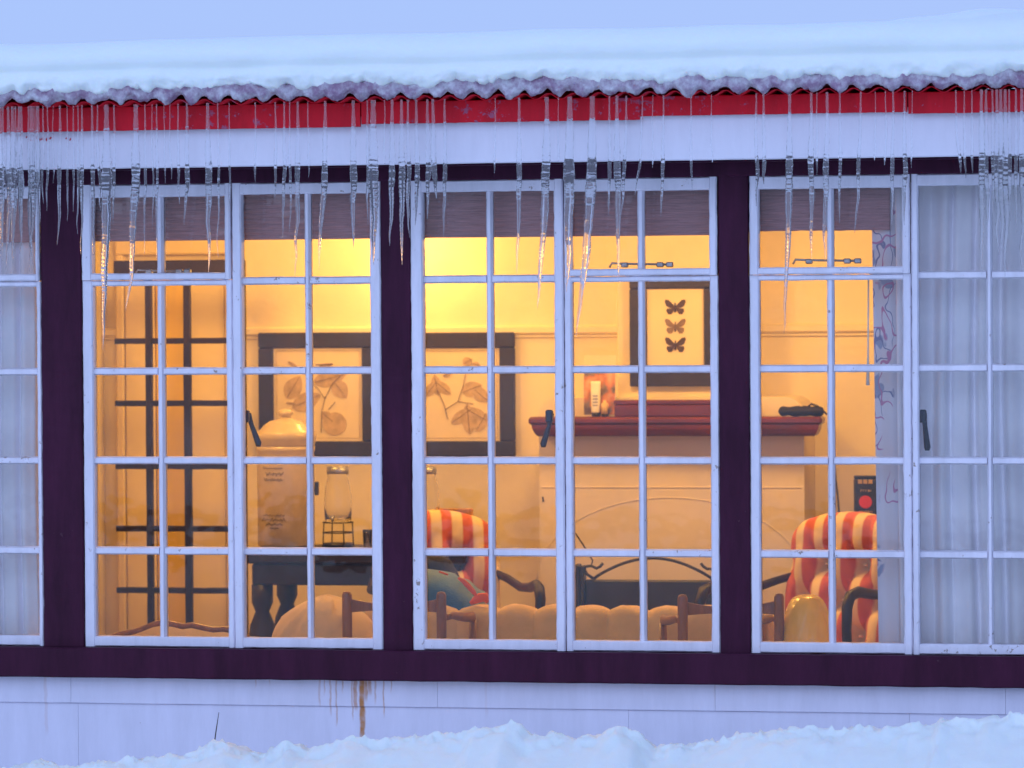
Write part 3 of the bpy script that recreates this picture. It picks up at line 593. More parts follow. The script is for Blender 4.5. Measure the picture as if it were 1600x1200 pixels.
F2 = frame('botanical_print', 'black framed ivy leaf print beside the middle dark post', 617, 805, 520, 713, 24, BW-.018, 'paper')
drawing(F2, [(682, 602, 30, 14, 100, 0), (692, 606, 30, 12, 140, 0), (674, 608, 28, 12, 50, 0), (732, 655, 44, 16, 95, 0), (744, 648, 40, 15, 150, 0), (722, 650, 38, 14, 35, 0), (752, 660, 30, 14, 60, 0), (738, 608, 30, 18, 20, 0), (752, 618, 26, 16, -40, 0), (731, 566, 14, 12, 30, 0), (745, 571, 12, 7, -20, 0), (700, 585, 14, 6, 30, 0)],
        [[(684, 610), (694, 632), (700, 656)], [(697, 640), (716, 628), (740, 632)], [(716, 628), (724, 605), (731, 572)]])
F3 = frame('butterfly_print', 'dark framed print of three butterflies above the mantel', 985, 1128, 424, 604, 27, UBY-.018, 'paper')
o, hw, h, f, x0, z0, Y = F3; lx = lambda p: X(p, Y)-o.location.x; lz = lambda q: Z(q, Y, 1056)-o.location.z
for k, cy in enumerate((480, 510, 539)):
    mb = MB(); s = S(Y)
    for sg in (-1, 1):
        for (pp) in ([(0, 1), (4, 5), (10, 11), (15, 12), (16.5, 9), (14, 2), (9, -1), (2, -1)], [(1, 0), (8, -2), (13, -2), (14, -6), (11, -11), (6, -11), (2, -5)]):
            mb.prism([(lx(1056)+sg*a*s, lz(cy)+b*s) for a, b in pp], -.0022+k*.0001, -.0004)
    mb.tube([(lx(1056), -.002, lz(cy)+7*s), (lx(1056), -.002, lz(cy)-8*s)], [1.0*s, 1.6*s], 6)
    mb.build('printed_butterfly', 'butterfly_ink' if k != 1 else 'sepia_dark', o)
# inner door and dark lattice door standing in front of it
YD = BW-.045; o = thing('inner_door', 'cream panelled door with a mustard centre strip behind the dark lattice', 'door', (X(270, YD), YD, 0)); zt_ = Z(405, YD)
for a, b, m_ in ((196, 243, 'cream_door'), (244, 292, 'mustard'), (293, 352, 'cream_door')):
    P(o, MB().box((X(a, YD)+.001, YD, .01), (X(b, YD)-.001, YD+.04, zt_), .004), 'door_board', m_)
for (a, b) in ((183, 195), (353, 372)): P(o, MB().box((X(a, YD), YD-.01, 0), (X(b, YD), YD+.043, zt_+.03), .006), 'door_casing', 'cream_door')
P(o, MB().box((X(183, YD), YD-.012, zt_+.0305), (X(372, YD), YD+.043, zt_+.10), .006), 'door_casing', 'cream_door')
YL = 2.45; o = thing('lattice_door', 'tall dark wooden lattice door leaf with square openings', 'door', (X(283, YL), YL, 0))
zt_ = Z(402, YL); xa, xb = X(181, YL), X(384, YL)
P(o, MB().box((xa, YL-.02, Z(430, YL)), (xb, YL+.02, zt_), .004), 'top_rail', 'lattice_wood')
P(o, MB().box((xb-8*S(YL), YL-.019, 0), (xb, YL+.019, Z(430, YL)-.0005), .003), 'stile', 'lattice_wood')
for px, wp in ((233.5, 9.5), (293.5, 10.5)):
    P(o, MB().bar((X(px, YL), YL, .02), (X(px, YL), YL, Z(430, YL)), wp*S(YL), .03, .003, .003, 20, .0016, px), 'lattice_bar', 'lattice_wood')
for py in (530, 629, 729, 828, 926, 1030, 1130): P(o, MB().bar((xa, YL+.002, Z(py, YL)), (xb-8*S(YL)-.0005, YL+.002, Z(py, YL)), 9*S(YL), .026, .003, .003, 16, .0014, py), 'lattice_bar', 'lattice_wood')
P(o, MB().box((xa, YL-.02, 0), (xb-8*S(YL)-.0005, YL+.02, .019), .003), 'bottom_rail', 'lattice_wood')
# sideboard
SY0, SY1 = 2.05, 2.55; zt_ = Z(864, SY0); xa, xb = X(381, SY0), X(725, SY0)
sb = thing('sideboard', 'dark carved sideboard table with bulbous turned legs', 'table', ((xa+xb)/2, SY0, 0))
P(sb, MB().box((xa, SY0, zt_-.045), (xb, SY1, zt_), .008), 'table_top', 'dark_oak'); P(sb, MB().box((xa+.02, SY0+.02, zt_-.125), (xb-.02, SY1-.02, zt_-.0455), .006), 'apron', 'dark_oak')
hl = zt_-.1255; legp = [(.028, 0), (.034, .02), (.022, .05), (.020, hl*.35), (.026, hl*.42), (.050, hl*.58), (.058, hl*.70), (.046, hl*.82), (.026, hl*.88), (.040, hl*.92), (.040, hl)]
for x_ in (xa+.05, xb-.05):
    for y_ in (SY0+.06, SY1-.06): P(sb, MB().lathe(legp, (x_, y_, 0), 20), 'leg', 'dark_oak')
ST = zt_+.001
# stoneware crock
CY = 2.30; s = S(CY); hz = lambda py: Z(py, CY, 446)-ST
o = thing('stoneware_crock', 'tall lidded stoneware water crock with dark printed marks on the sideboard', 'crock', (X(446, CY), CY, ST))
MB().lathe([(40*s, 0), (44*s, .01), (45*s, hz(850)), (45.5*s, hz(720)), (44.5*s, hz(706)), (46.5*s, hz(703)), (46.5*s, hz(697))], seg=40).build('crock_body', 'stoneware', o)
MB().lathe([(45.5*s, hz(696.7)), (46.5*s, hz(694)), (47.5*s, hz(688)), (49*s, hz(685)), (49*s, hz(677)), (46*s, hz(674)), (40*s, hz(671)), (34*s, hz(664)), (25*s, hz(658)), (13*s, hz(655)), (9*s, hz(652))], seg=40).build('lid', 'stoneware', o)
MB().lathe([(8*s, hz(652.2)), (9*s, hz(650)), (12*s, hz(647)), (11.5*s, hz(643)), (7*s, hz(640)), (1*s, hz(639))], seg=24).build('knob', 'stoneware', o)
def scrib(par, px0, px1, py, amp, k, wv):
    pts = []
    for i in range(26):
        a = px0+(px1-px0)*i/25; off = (a-446)*s; rr = 45.8*s; ang = math.asin(max(-.95, min(.95, off/rr))) + math.atan2(CAM.x-X(446, CY), CY-CAM.y)
        pts.append((rr*math.sin(ang), -rr*math.cos(ang), hz(py)+amp*s*math.sin(i*wv+k)+amp*s*.6*math.sin(i*2.3*wv+k)))
    MB().tube(pts, .0011, 4).build('printed_mark', 'cobalt', par)
for (a, b, py, am, k, wv) in ((410, 440, 730, 2.2, 0, 1.9), (414, 442, 739, 2.4, 1, 2.3), (412, 441, 748, 2.2, 2, 1.7), (410, 443, 803, 1.2, 3, 1.4), (408, 445, 810, 2.0, 4, 2.1), (414, 440, 817, 1.8, 5, 2.4), (420, 434, 823, 1.0, 6, 1.5)): scrib(o, a, b, py, am, k, wv)
mb = MB().tube([(44*s, -.02, hz(765)), (52*s, -.03, hz(765))], .008, 8); mb.box((50*s, -.042, hz(773)), (56*s, -.02, hz(752)), .003); mb.build('tap', 'black_metal', o)
# glass dispenser jars on wire stands
def dispenser(px, lab):
    s = S(2.32); zz = lambda py: Z(py, 2.32, 527)-ST; o = thing('glass_dispenser', lab, 'jar', (X(px, 2.32), 2.32, ST))
    out_ = [(19*s, zz(815)), (21*s, zz(812)), (22*s, zz(790)), (21.5*s, zz(772)), (20*s, zz(760)), (17.5*s, zz(751)), (16*s, zz(746)), (16.5*s, zz(743)), (16.5*s, zz(733))]
    inn = [(r-.0035, z) for r, z in reversed(out_[1:])]+[(1*s, zz(810))]
    MB().lathe(out_+inn, seg=32).build('jar_body', 'clear_glass', o)
    MB().lathe([(17.2*s, zz(740)), (17.6*s, zz(736)), (17*s, zz(729)), (3*s, zz(728))], seg=28).build('lid', 'zinc', o)
    mb = MB()
    for py in (816, 832): mb.tube([(24*s*math.cos(a*.3142), 24*s*math.sin(a*.3142), zz(py)) for a in range(21)], .0025, 6)
    for a in (.6, 2.2, 3.75, 5.3): mb.tube([(24*s*math.cos(a), 24*s*math.sin(a), zz(816)), (26*s*math.cos(a), 26*s*math.sin(a), .002)], .0025, 6)
    mb.build('wire_stand', 'black_metal', o); MB().lathe([(23*s, .001), (23*s, .018)], seg=24).build('stand_base', 'black_card', o)
    MB().tube([(-2*s, -20*s, zz(806)), (-2*s, -29*s, zz(806)), (-2*s, -30*s, zz(814))], .005, 8).build('tap', 'zinc', o)
    return o
dispenser(527, 'clear glass drinks dispenser on a wire stand beside the crock'); dispenser(664, 'clear glass drinks dispenser on a wire stand behind the striped chair')
s = S(2.25); o = thing('glass_tumbler', 'small clear glass tumbler on the sideboard beside a dispenser', 'glass', (X(573, 2.25), 2.25, ST))
MB().lathe([(6.5*s, 0), (8*s, 30*s), (7.4*s, 30*s), (6*s, .006), (.5*s, .006)], seg=24).build('tumbler_body', 'clear_glass', o)
o = thing('leaning_picture', 'small pale wooden picture frame leaning behind the striped chair back', 'picture', (X(707, 2.40), 2.40, ST)); hw = 29*S(2.4); h = Z(794, 2.4)-ST
for (a, b, c_, e) in ((-hw, hw, 0, .03), (-hw, hw, h-.03, h)): MB().box((a, 0, c_), (b, .02, e), .004).build('frame_rail', 'light_wood', o)
for (a, b) in ((-hw, -hw+.03), (hw-.03, hw)): MB().box((a, .0005, .0305), (b, .0195, h-.0305), .004).build('frame_rail', 'light_wood', o)
MB().box((-hw+.028, .006, .028), (hw-.028, .012, h-.028)).build('paper_sheet', 'paper', o); o.rotation_euler = (R(-6), 0, R(-6))
# ---- buttoned striped armchairs
def tufted(hw, H, crown, nu=56, nv=64):
    """closed cushion, front faces -Y; UV x = metres across"""
    btn = []
    for r_, zz in enumerate((.16, .30, .44, .58)):
        n = 3 if r_ % 2 == 0 else 4
        for i in range(n): btn.append(((i-(n-1)/2)*.155, zz*H/.74))
    def pt(u, v, side):
        a = 2*u-1; wv = hw*(1-.03*(1-v)-.06*max(0, v-.8)/.2*abs(a)**3)
        x = a*wv; z = v*(H+crown*(math.cos(a*math.pi*.5)**1.2) - .035*abs(a)**6)
        rim = (1-abs(a)**6)**.5*(1-abs(2*v-1)**14)**.5
        if side: return (x, .075*rim, z)
        d = .11
        for bx, bz in btn:
            q = ((x-bx)**2+(z-bz)**2); d -= .060*math.exp(-q/.0011)+.030*math.exp(-q/.006)
        bb = .14*H/.74; zz = (z-.16*H/.74)/(2*bb); dm = (abs(math.sin(math.pi*(x/.155+zz)))*abs(math.sin(math.pi*(x/.155-zz))))**.5
        d += .050*(dm-.5)*max(0, min(1, (.88-v)/.12))
        d += .014*(abs(math.sin(math.pi*(x/.0775+.5)))-.5)*max(0, min(1, (v-.72)/.1))
        return (x, -d*rim, z)
    return pt
def uvmap(o, fn):
    me = o.data; uv = me.uv_layers.new(name='UVMap')
    for l in me.loops: uv.data[l.index].uv = fn(me.vertices[l.vertex_index].co)
def striped_chair(lab):
    o = thing('striped_armchair', lab, 'armchair', group='striped armchairs by the fireplace')
    pt = tufted(.24, .68, .05); mb = MB(); mb.grid(lambda u, v: pt(u, v, 0), 56, 64); mb.grid(lambda u, v: pt(u, v, 1), 20, 20)
    b = mb.build('backrest', 'stripe_cloth', o); uvmap(b, lambda c: (c.x, c.z)); b.location = (0, .24, .40); b.rotation_euler.x = R(-10)
    mb = MB(); mb.grid(lambda u, v: ((2*u-1)*.27, -.28+.54*v, .335+.25*(1-abs(2*u-1)**6)**.4*(1-abs(2*v-1)**6)**.4), 30, 24)
    mb.grid(lambda u, v: ((2*u-1)*.27, -.28+.54*v, .335-.02*(1-abs(2*u-1)**6)**.4*(1-abs(2*v-1)**6)**.4), 12, 12); q = mb.build('seat', 'stripe_cloth', o); uvmap(q, lambda c: (c.x, c.y))
    for r_, zz in enumerate((.16, .30, .44, .58)):
        n = 3 if r_ % 2 == 0 else 4
        for i in range(n):
            bx, bz = (i-(n-1)/2)*.155, zz*.68/.74
            if abs(bx) > .2: continue
            MB().lathe([(.001, -.006), (.008, -.004), (.010, 0), (.008, .004), (.001, .006)], seg=10).build('button', 'stripe_cloth', b, (bx, -.034, bz))
    MB().box((-.26, -.26, .26), (.26, .25, .33), .01).build('seat_frame', 'dark_oak', o)
    for sg in (-1, 1):
        MB().tube([(sg*.215, .31, .885), (sg*.25, .22, .868), (sg*.275, .08, .845), (sg*.285, -.08, .855), (sg*.285, -.20, .872), (sg*.285, -.265, .862), (sg*.285, -.29, .825), (sg*.28, -.285, .74), (sg*.275, -.25, .55), (sg*.265, -.23, .32)], [.014, .015, .016, .018, .020, .020, .019, .017, .017, .020], 12).build('armrest', 'dark_oak', o)
        for y_ in (-.22, .22): MB().tube([(sg*.23, y_, .2605), (sg*.235, y_*1.05, .12), (sg*.24, y_*1.12, 0)], [.028, .020, .014], 10).build('leg', 'dark_oak', o)
    return o
ch = striped_chair('red and cream striped buttoned armchair under the jacket'); ch.location = (X(700, 1.8), 1.8, 0); ch.rotation_euler.z = R(20)
c2 = striped_chair('red and cream striped buttoned armchair beside the printed curtain'); c2.location = (X(1264, 1.75), 1.75, 0); c2.rotation_euler.z = R(-20)
CH1, CH2 = ch, c2
# jacket slung over the chair arm
JY = 1.12; o = thing('jacket', 'teal jacket with orange trim heaped on the striped armchair', 'jacket', (X(690, JY), JY, Z(950, JY)))
top = [(600, 893), (640, 890), (668, 889), (690, 893), (710, 897), (725, 904), (738, 914), (750, 926), (758, 938), (764, 950)]
def jk(u, v):
    t = u*(len(top)-1); k = min(int(t), len(top)-2); f = t-k; px = top[k][0]+(top[k+1][0]-top[k][0])*f; py = top[k][1]+(top[k+1][1]-top[k][1])*f
    p = at(px, py, JY); b = Z(985, JY); an = math.pi*1.05*v
    hgt = p.z-b; fold = .012*nz(u*5+v*2, v*5, 3)+.006*nz(u*14, v*9, 5)
    return (p.x, JY-.16*math.cos(an)+fold, b+hgt*max(0, math.sin(an))**.55+fold)
P(o, MB().grid(jk, 50, 30), 'jacket_body', 'teal_cloth')
def strip(pp, r, nm, m): P(o, MB().tube([at(a, b, JY-.15) for a, b in pp], r, 8, flat=(.5, 1)), nm, m)
strip([(716, 903), (724, 908), (732, 916), (740, 925), (744, 931)], [.004, .008, .009, .008, .004], 'trim_stripe', 'orange_trim'); strip([(735, 943), (742, 938), (750, 934), (758, 933), (764, 940)], [.006, .012, .016, .016, .010], 'lining', 'orange_trim'); strip([(686, 893), (694, 896), (700, 898)], .003, 'trim_stripe', 'orange_trim')
o = thing('shoulder_bag', 'slumped black bag behind the teal jacket on the armchair', 'bag', (X(685, 1.32), 1.32, Z(945, 1.32)))
bt = [(630, 872), (655, 868), (680, 866), (698, 868), (706, 880), (714, 896), (722, 915)]
def bg_(u, v):
    t = u*(len(bt)-1); k = min(int(t), len(bt)-2); f = t-k; p = at(bt[k][0]+(bt[k+1][0]-bt[k][0])*f, bt[k][1]+(bt[k+1][1]-bt[k][1])*f, 1.32); b = Z(960, 1.32); an = math.pi*v
    return (p.x, 1.32-.08*math.cos(an), b+(p.z-b)*max(0, math.sin(an))**.5+.006*nz(u*9, v*9))
P(o, MB().grid(bg_, 30, 20), 'bag_body', 'navy_cloth')
# ---- scalloped sofa, back to the window
VY = 1.0; xa, xb = X(560, VY), X(1222, VY); zt_ = Z(944, VY); PER = 60*S(VY); x00 = X(718, VY)
sf = thing('scalloped_sofa', 'long cream sofa with scalloped back turned to the window', 'sofa', ((xa+xb)/2, VY, 0))
def sofab(u, v):
    x = xa+(xb-xa)*u; lob = abs(math.sin(math.pi*(x-x00)/PER+.35*nz(x*2.3, 5)))**.5; an = 2*math.pi*v; e = min(1, min(u, 1-u)*40)**.5
    ct, st = math.cos(an), math.sin(an); H = zt_-.30-.022*(1-lob)
    sy = math.copysign(abs(ct)**.55, ct); sz = math.copysign(abs(st)**.45, st)
    return (x, VY+(.085+.014*lob)*sy*e, .30+H/2+H/2*sz*e+.007*nz(x*9, v*7)+.003*nz(x*30, v*16))
P(sf, MB().grid(sofab, 330, 40), 'backrest', 'cream_cloth')
P(sf, MB().box((xa+.02, VY+.05, .16), (xb-.02, VY+.72, .32), .03), 'base', 'cream_cloth')
n = 3; w_ = (xb-xa-.08)/n
for k in range(n): P(sf, MB().box((xa+.04+k*w_, VY+.11, .3205), (xa+.04+(k+1)*w_-.006, VY+.70, .45), .035), 'seat_cushion', 'cream_cloth')
for x_ in (xa, xb-.10): P(sf, MB().box((x_, VY+.11, .16), (x_+.10, VY+.72, .60), .04), 'arm', 'cream_cloth')
for x_ in (xa+.06, xb-.06):
    for y_ in (VY+.09, VY+.66): P(sf, MB().tube([(x_, y_, .1595), (x_, y_, 0)], [.025, .016], 10), 'leg', 'dark_oak')
# puffy cushion at the sofa end
QY = .86; s = S(QY); zc = Z(930, QY, 500)
o = thing('bolster_cushion', 'big puffy cream cushion heaped before the sideboard', 'cushion', (X(505, QY), QY, 0.45))
def puff(u, v):
    a = 2*math.pi*u; t = math.pi*v; st = max(0, math.sin(t))**.75; ct = math.cos(t); ct = math.copysign(abs(ct)**.8, ct)
    x = 88*s*st*math.cos(a); y = .17*st*math.sin(a); zz = .5+.5*ct
    hgt = (zc-.45); skew = 1-.10*max(0, -x/(88*s))-.10*max(0, x/(88*s))
    fold = .010*math.sin(a*3+v*5)*st+.016*nz(math.cos(a)*2, math.sin(a)*2+v*4, 3)-.020*max(0, .12-abs(nz(math.cos(a)*1.5+v*3, math.sin(a)*1.5, 8)))*8*.5
    return (x+fold, y+fold, hgt*zz*skew+fold*.6)
MB().grid(puff, 60, 40).build('cushion_cover', 'pale_cloth', o)
st_ = thing('footstool', 'low upholstered stool under the puffy cream cushion', 'stool', (X(505, QY), QY, 0)); MB().box((-.2, -.15, .34), (.2, .15, .448), .03).build('seat', 'cream_cloth', st_)
for a in (-1, 1):
    for b in (-1, 1): MB().tube([(a*.16, b*.11, .3395), (a*.17, b*.12, 0)], [.022, .016], 10).build('leg', 'dark_oak', st_)
# ---- wooden elbow chairs with backs to the window
def elbow_chair(lab, px, Y, rz, spread):
    o = thing('elbow_chair', lab, 'chair', (X(px, Y), Y, 0), rz, 'wooden elbow chairs by the window'); s = S(Y); zt_ = Z(925, Y); zr0, zr1 = Z(958, Y), Z(938, Y); hw = 75*s
    for sg in (-1, 1):
        MB().tube([(sg*hw, .01, 0), (sg*hw, .0, .43), (sg*hw, -.005, zt_-.03), (sg*hw, -.006, zt_-.012), (sg*hw, -.006, zt_-.002), (sg*hw, -.006, zt_)], [.014, .017, .0165, .0165, .012, .004], 12, flat=(.75, 1)).build('back_post', 'oak', o)
        za = Z(968, Y); e = spread[(sg+1)//2]
        MB().tube([(sg*hw, .012, za), (sg*hw+e*.35, .10, za+.004), (sg*hw+e*.8, .22, za-.012), (sg*hw+e, .34, za-.02), (sg*hw+e, .37, za-.04)], [.010, .013, .016, .018, .013], 10, flat=(.55, 1)).build('armrest', 'oak', o)
        MB().tube([(sg*hw+e, .345, za-.03), (sg*hw+e*.7, .36, .43)], [.013, .014], 10).build('arm_post', 'oak', o)
        MB().tube([(sg*(hw+.02), .38, .4095), (sg*(hw+.02), .39, 0)], [.02, .015], 10).build('leg', 'oak', o)
    V = []; n = 16
    for i in range(n+1):
        t = 2*i/n-1; x = t*(hw-.006); d = .012*(1-t*t); y = .03*(1-t*t)
        for (yy, zz) in ((y-.009, zr0+d*.4), (y-.009, zr1-.018*(1-t*t)+.004*t*t), (y+.009, zr1-.018*(1-t*t)+.004*t*t), (y+.009, zr0+d*.4)): V.append((x, yy, zz))
    F = [(i*4+j, i*4+(j+1) % 4, i*4+4+(j+1) % 4, i*4+4+j) for i in range(n) for j in range(4)]+[(0, 1, 2, 3), (n*4+3, n*4+2, n*4+1, n*4)]
    MB().add(V, F).build('crest_rail', 'oak', o); MB().box((-hw+.02, .004, .60), (hw-.02, .022, .64), .004).build('back_slat', 'oak', o)
    MB().box((-hw-.03, .0, .41), (hw+.03, .42, .445), .012).build('seat', 'oak', o)
elbow_chair('brown wooden elbow chair straddling the middle dark post', 614, .52, R(4), (-.05, .06)); elbow_chair('brown wooden elbow chair beside the yellow leather chair', 1140, .52, R(14), (-.03, -.02))
# ---- yellow leather tub chair
TY = .62; o = thing('tub_chair', 'small rounded chair in shiny creased yellow leather', 'chair', (X(1259, TY), TY, 0)); s = S(TY); zt_ = Z(929, TY, 1262)
def tub(u, v):
    a = 2*math.pi*u; t = math.pi*v; st = max(0, math.sin(t))**.6; ct = math.cos(t); ct = math.copysign(abs(ct)**.75, ct)
    cr = .010*(abs(nz(math.cos(a)*3+v*5, math.sin(a)*3-v*2, 4))**.7-.3)*max(0, math.sin(t))*(1 if math.cos(a) > -.1 else .35)
    r = 1+.02*nz(math.cos(a)*1.6, math.sin(a)*1.6+v*2, 2)
    return ((40*s*r+cr)*st*math.cos(a), (.12*r+cr)*st*math.sin(a), .46+(zt_-.46)*(.5+.5*ct)+cr*.4-.018*math.cos(a)*0)
MB().grid(tub, 90, 50).build('backrest', 'yellow_leather', o)
MB().box((-.14, .05, .32), (.14, .46, .455), .05).build('seat', 'yellow_leather', o)
for a in (-1, 1):
    for y_ in (.09, .42): MB().tube([(a*.11, y_, .325), (a*.12, y_, 0)], [.02, .014], 10).build('leg', 'dark_oak', o)
# ---- settee with carved crest, seen at the foot of the lattice door
KY = .80; pl = [(150, 1008), (172, 997), (190, 991), (212, 987), (228, 981), (240, 976), (256, 973), (270, 975), (286, 979), (300, 977), (318, 981), (334, 984), (350, 983), (368, 986), (392, 1000)]
o = thing('settee', 'low settee with wavy carved brown crest rail below the lattice door', 'sofa', (X(270, KY), KY, 0)); cp = [at(a, b, KY) for a, b in pl]
P(o, MB().tube(cp, .011, 10), 'crest_rail', 'oak'); P(o, MB().tube([c-Vector((0, .012, .022)) for c in cp], .007, 8), 'crest_bead', 'oak')
V = []; 
for c in cp: V += [(c.x, KY-.02, c.z-.008), (c.x, KY-.045, c.z-.10), (c.x, KY-.02, .35), (c.x, KY+.05, .35), (c.x, KY+.05, c.z-.012)]
F = [(i*5+j, i*5+(j+1) % 5, i*5+5+(j+1) % 5, i*5+5+j) for i in range(len(cp)-1) for j in range(5)]+[(0, 1, 2, 3, 4), tuple((len(cp)-1)*5+4-j for j in range(5))]
P(o, MB().add(V, F, True), 'backrest', 'pale_cloth'); P(o, MB().box((cp[0].x, KY+.03, .22), (cp[-1].x, KY+.55, .42), .03), 'seat', 'pale_cloth')
for x_ in (cp[0].x+.04, cp[-1].x-.04):
    for y_ in (KY+.07, KY+.5): P(o, MB().tube([(x_, y_, .2195), (x_, y_, 0)], [.022, .015], 10), 'leg', 'oak')
# ---- fire screen with hoop and scrolls
GY2 = 2.15; s = S(GY2); o = thing('fire_screen', 'black iron fire screen with arched hoop and scrolls before the hearth', 'fire screen', (X(1010, GY2), GY2, 0)); zt_ = Z(905, GY2)
P(o, MB().box((X(912, GY2), GY2, .04), (X(1130, GY2), GY2+.03, zt_), .006), 'panel', 'black_metal')
P(o, MB().box((X(897, GY2), GY2-.02, 0), (X(905, GY2), GY2+.04, Z(881, GY2)), .004), 'side_post', 'black_metal'); P(o, MB().box((X(907, GY2), GY2-.022, 0), (X(912, GY2)-.0008, GY2+.042, Z(883, GY2)), .003), 'side_post', 'black_metal')
P(o, MB().box((X(1130, GY2)+.0008, GY2-.02, 0), (X(1140, GY2), GY2+.04, Z(881, GY2)), .004), 'side_post', 'black_metal')
c0, c1, zc0, zc1 = X(925, GY2), X(1112, GY2), Z(904, GY2), Z(871, GY2)
P(o, MB().tube([(c0+(c1-c0)*t, GY2+.01, zc0+(zc1-zc0)*math.sin(math.pi*t)**.85) for t in [i/30 for i in range(31)]], .0055, 8), 'hoop', 'black_metal')
P(o, MB().tube([at(a, b, GY2) for a, b in ((927, 904), (917, 897), (913, 889), (916, 885), (924, 884), (932, 888), (938, 885), (942, 880))], .0055, 8), 'scroll', 'black_metal')
P(o, MB().tube([at(a, b, GY2) for a, b in ((1112, 903), (1116, 896), (1112, 889), (1105, 889), (1099, 885), (1095, 880))], .0055, 8), 'scroll', 'black_metal')
P(o, MB().tube([at(a, b, GY2+.02) for a, b in ((894, 826), (905, 842), (918, 862), (926, 876), (924, 885))], .003, 6), 'poker', 'black_metal')
# ---- side table with the black coffee pack, wall cable
TY2 = 2.55; zt_ = Z(816, TY2, 1352); xa, xb = X(1325, TY2), X(1440, TY2); o = thing('side_table', 'reddish wooden side table behind the right-hand striped armchair'.replace('right-hand ', ''), 'table', ((xa+xb)/2, TY2, 0))
o['label'] = 'reddish wooden side table carrying the black coffee pack'
P(o, MB().box((xa, TY2-.12, zt_-.03), (xb, TY2+.2, zt_), .006), 'table_top', 'mahogany')
for x_ in (xa+.03, xb-.03):
    for y_ in (TY2-.09, TY2+.17): P(o, MB().tube([(x_, y_, zt_-.0305), (x_, y_, 0)], [.018, .013], 10), 'leg', 'mahogany')
s = S(TY2); hw = 19*s; h = Z(743, TY2, 1352)-zt_-.001; o = thing('coffee_pack', 'black coffee pack with gold top and red disc on the side table', 'package', (X(1353, TY2), TY2, zt_+.001), R(8))
MB().box((-hw, -.03, 0), (hw, .03, h*.93), .004).build('pack_body', 'black_card', o); MB().box((-hw, -.012, h*.932), (hw, .012, h), .003).build('folded_top', 'black_card', o)
for k in range(3): MB().box((-hw*.7+k*hw*.42, -.0325, h*.83), (-hw*.7+k*hw*.42+hw*.33, -.0302, h*.92)).build('gold_mark', 'brass', o)
MB().prism([(-hw*.1+hw*.52*math.cos(a*.314), h*.44+hw*.52*math.sin(a*.314)) for a in range(20)], -.0325, -.0302).build('red_disc', 'red_disc', o)
def glyphs(y, x0, n, st, hh, m):
    mb = MB(); rr = random.Random(n)
    for k in range(n):
        x = x0+k*st; mb.box((x, -.0322, y), (x+st*.25, -.0302, y+hh))
        if rr.random() < .8: mb.box((x+st*.26, -.0321, y+rr.choice((0, .4, .75))*hh), (x+st*.72, -.0302, y+rr.choice((.9, 1))*hh))
    mb.build('gold_lettering', m, o)
glyphs(h*.66, -hw*.5, 5, hw*.2, h*.045, 'brass'); glyphs(h*.20, -hw*.62, 7, hw*.17, h*.05, 'brass')
MB().tube([at(a, b, BW-.006) for a, b in ((1304, 728), (1306, 750), (1309, 775), (1311, 800), (1314, 830))], .0035, 6).build('wall_cable', 'cord_black', back)
MB().tube([at(848, 776, LBY-.002), at(849, 784, LBY-.002)], .003, 6).build('hook', 'black_metal', br).matrix_parent_inverse = Matrix.Translation(br.location).inverted()
# ---- curtains
def curtain(name, lab, pa, pb, Y, period, m, seed, cat='curtain'):
    x0, x1 = X(pa, Y), X(pb, Y); z0_, z1_ = .12, Z(262, Y)
    def fn(u, v):
        x = x0+(x1-x0)*u; sway = .028*nz(v*2.2, seed)*(.3+u)
        ph = x/period*2*math.pi+2.2*nz(x*5, v*.7, seed)+1.0*nz(x*3, v*2.5, seed+3)
        d = .013*math.sin(ph)+.006*math.sin(ph*1.7+seed+3*nz(x*4, v, 2))+.006*nz(x*22, v*2.5, seed)
        return (x+sway*.5+.006*math.cos(ph), Y+d, z0_+(z1_-z0_)*v)
    o = MB().grid(fn, int((x1-x0)/period*16)+8, 60).build(name, m); return tag(o, lab, cat)
cu = curtain('curtain', 'white linen curtain drawn across the casement with the straight hanging handle', 1394, 1668, .145, .075, 'linen', 3)
def edge(u, v):
    p = X(1362+38*u+8*(1-v)*(1-u*.6)*1.6, .125); return (p, .125+.012*math.sin(u*4+v*2)+.012*u, .12+(Z(262, .125)-.12)*v)
MB().grid(edge, 10, 60).build('printed_edge', 'floral_print', cu)
curtain('curtain', 'pleated white linen curtain behind the window beside the dark double post', -392, 62, .145, .062, 'linen', 11)
a = at(1357, 430, .14); b = at(1356, 602, .14)
bl = None
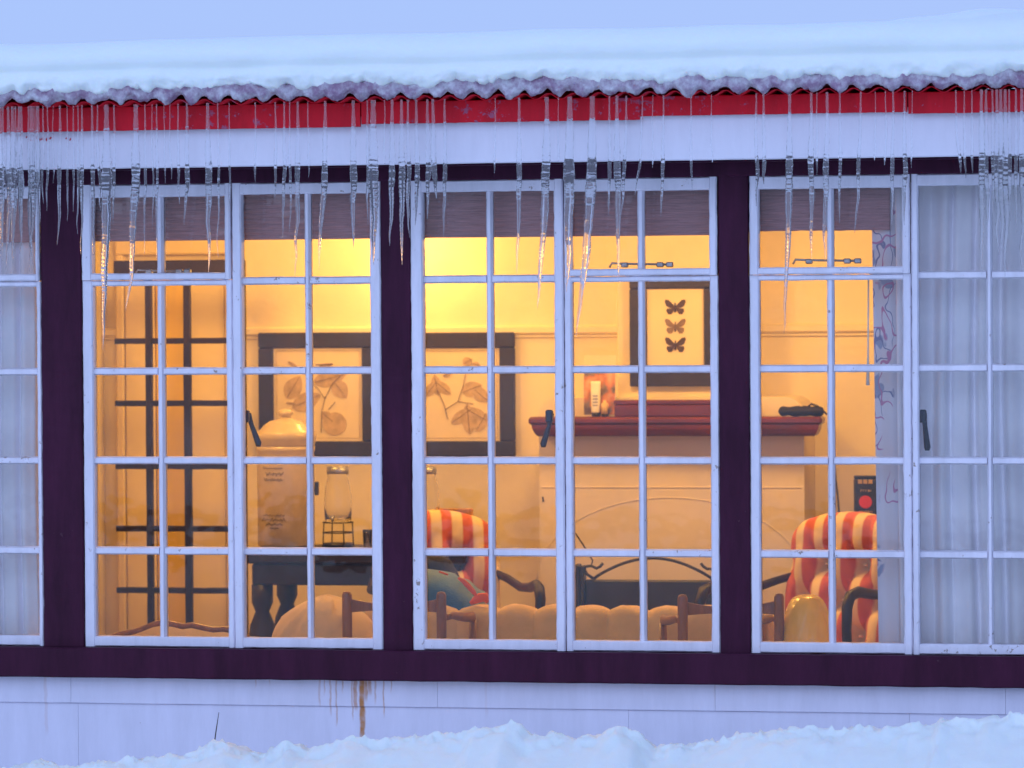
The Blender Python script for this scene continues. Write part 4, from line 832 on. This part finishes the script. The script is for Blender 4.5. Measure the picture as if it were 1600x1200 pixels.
# ---- reed blinds drawn up
for k, (pa, pb) in enumerate(((-392, 64), (131, 596), (645, 1122), (1173, 1392))):
    BY = .105; x0, x1 = X(pa, BY), X(pb, BY); zt_, zb_ = Z(262, BY), Z(371 if k < 3 else 366, BY)
    def bf(u, v, x0=x0, x1=x1, zt_=zt_, zb_=zb_, k=k):
        rib = abs(math.sin(v*math.pi*13)); x = x0+(x1-x0)*u
        return (x, BY-.0022*rib, zb_+(zt_-zb_)*v+(.003*nz(x*25, k)*(1-v) if k == 3 else .0012*nz(x*6, k)))
    o = MB().grid(bf, 60, 130).build('reed_blind', 'blind_reed'); o.modifiers.new('thickness', 'SOLIDIFY').thickness = .004
    tag(o, ('brown reed blind rolled up above the pleated curtain', 'brown reed blind drawn up above the lattice door and crock', 'brown reed blind drawn up above the ivy and butterfly prints', 'narrow brown reed blind with a wavy lower edge beside the printed curtain')[k], 'blind'); bl = o
MB().tube([a, b.lerp(a, .3), b], [.0028, .0028, .006], 8).build('pull_wand', 'white_plastic', bl)
# ------------------------------------------------------------------ room lamps
def lamp(name, lab, x, y, z, power, rad, drop, wall):
    o = thing(name, lab, 'lamp', (x, y, z))
    MB().lathe([(.012, -.03), (.026, -.02), (.030, .0), (.024, .022), (.012, .034)], seg=16).build('bulb', 'bulb', o)
    if wall:
        MB().tube([(0, BW-y, -.10), (0, BW-y-.10, -.11), (0, 0, -.09), (0, 0, -.032)], .007, 8).build('bracket', 'brass', o); MB().lathe([(.022, -.04), (.022, -.031)], seg=16).build('socket', 'brass', o)
    else:
        MB().tube([(0, 0, .035), (0, 0, 2.458-z)], .004, 8).build('flex', 'cord_black', o); MB().lathe([(.05, .03), (.20, -.05), (.197, -.052), (.048, .026)], seg=32).build('shade', 'lamp_shade', o)
    l = bpy.data.lights.new(name+'_light', 'POINT'); l.energy = power; l.color = (1.0, .515, .11); l.shadow_soft_size = rad; lo = bpy.data.objects.new('bulb_light', l); sc.collection.objects.link(lo); lo.parent = o; lo.location = (0, 0, -.07 if not wall else .05)
lamp('wall_lamp', 'lit wall lamp glowing behind the middle dark post', X(621, 2.72, 400), 2.72, Z(398, 2.72), 14, .05, 0, True)
lamp('unseen_ceiling_lamp', 'lit ceiling lamp hanging behind the scalloped sofa', X(900, 1.75), 1.75, 2.34, 33, .10, 0, False)
lamp('unseen_ceiling_lamp', 'added unseen fill lamp hanging before the lattice door', X(310, 1.7), 1.7, 2.34, 38, .10, 0, False)  # fill lamp added out of view to brighten the dim left side
lamp('unseen_ceiling_lamp', 'added unseen fill lamp hanging near the striped armchair by the curtain', X(1330, 1.9), 1.9, 2.34, 38, .10, 0, False)  # extra lamp added out of view to lift the right back wall
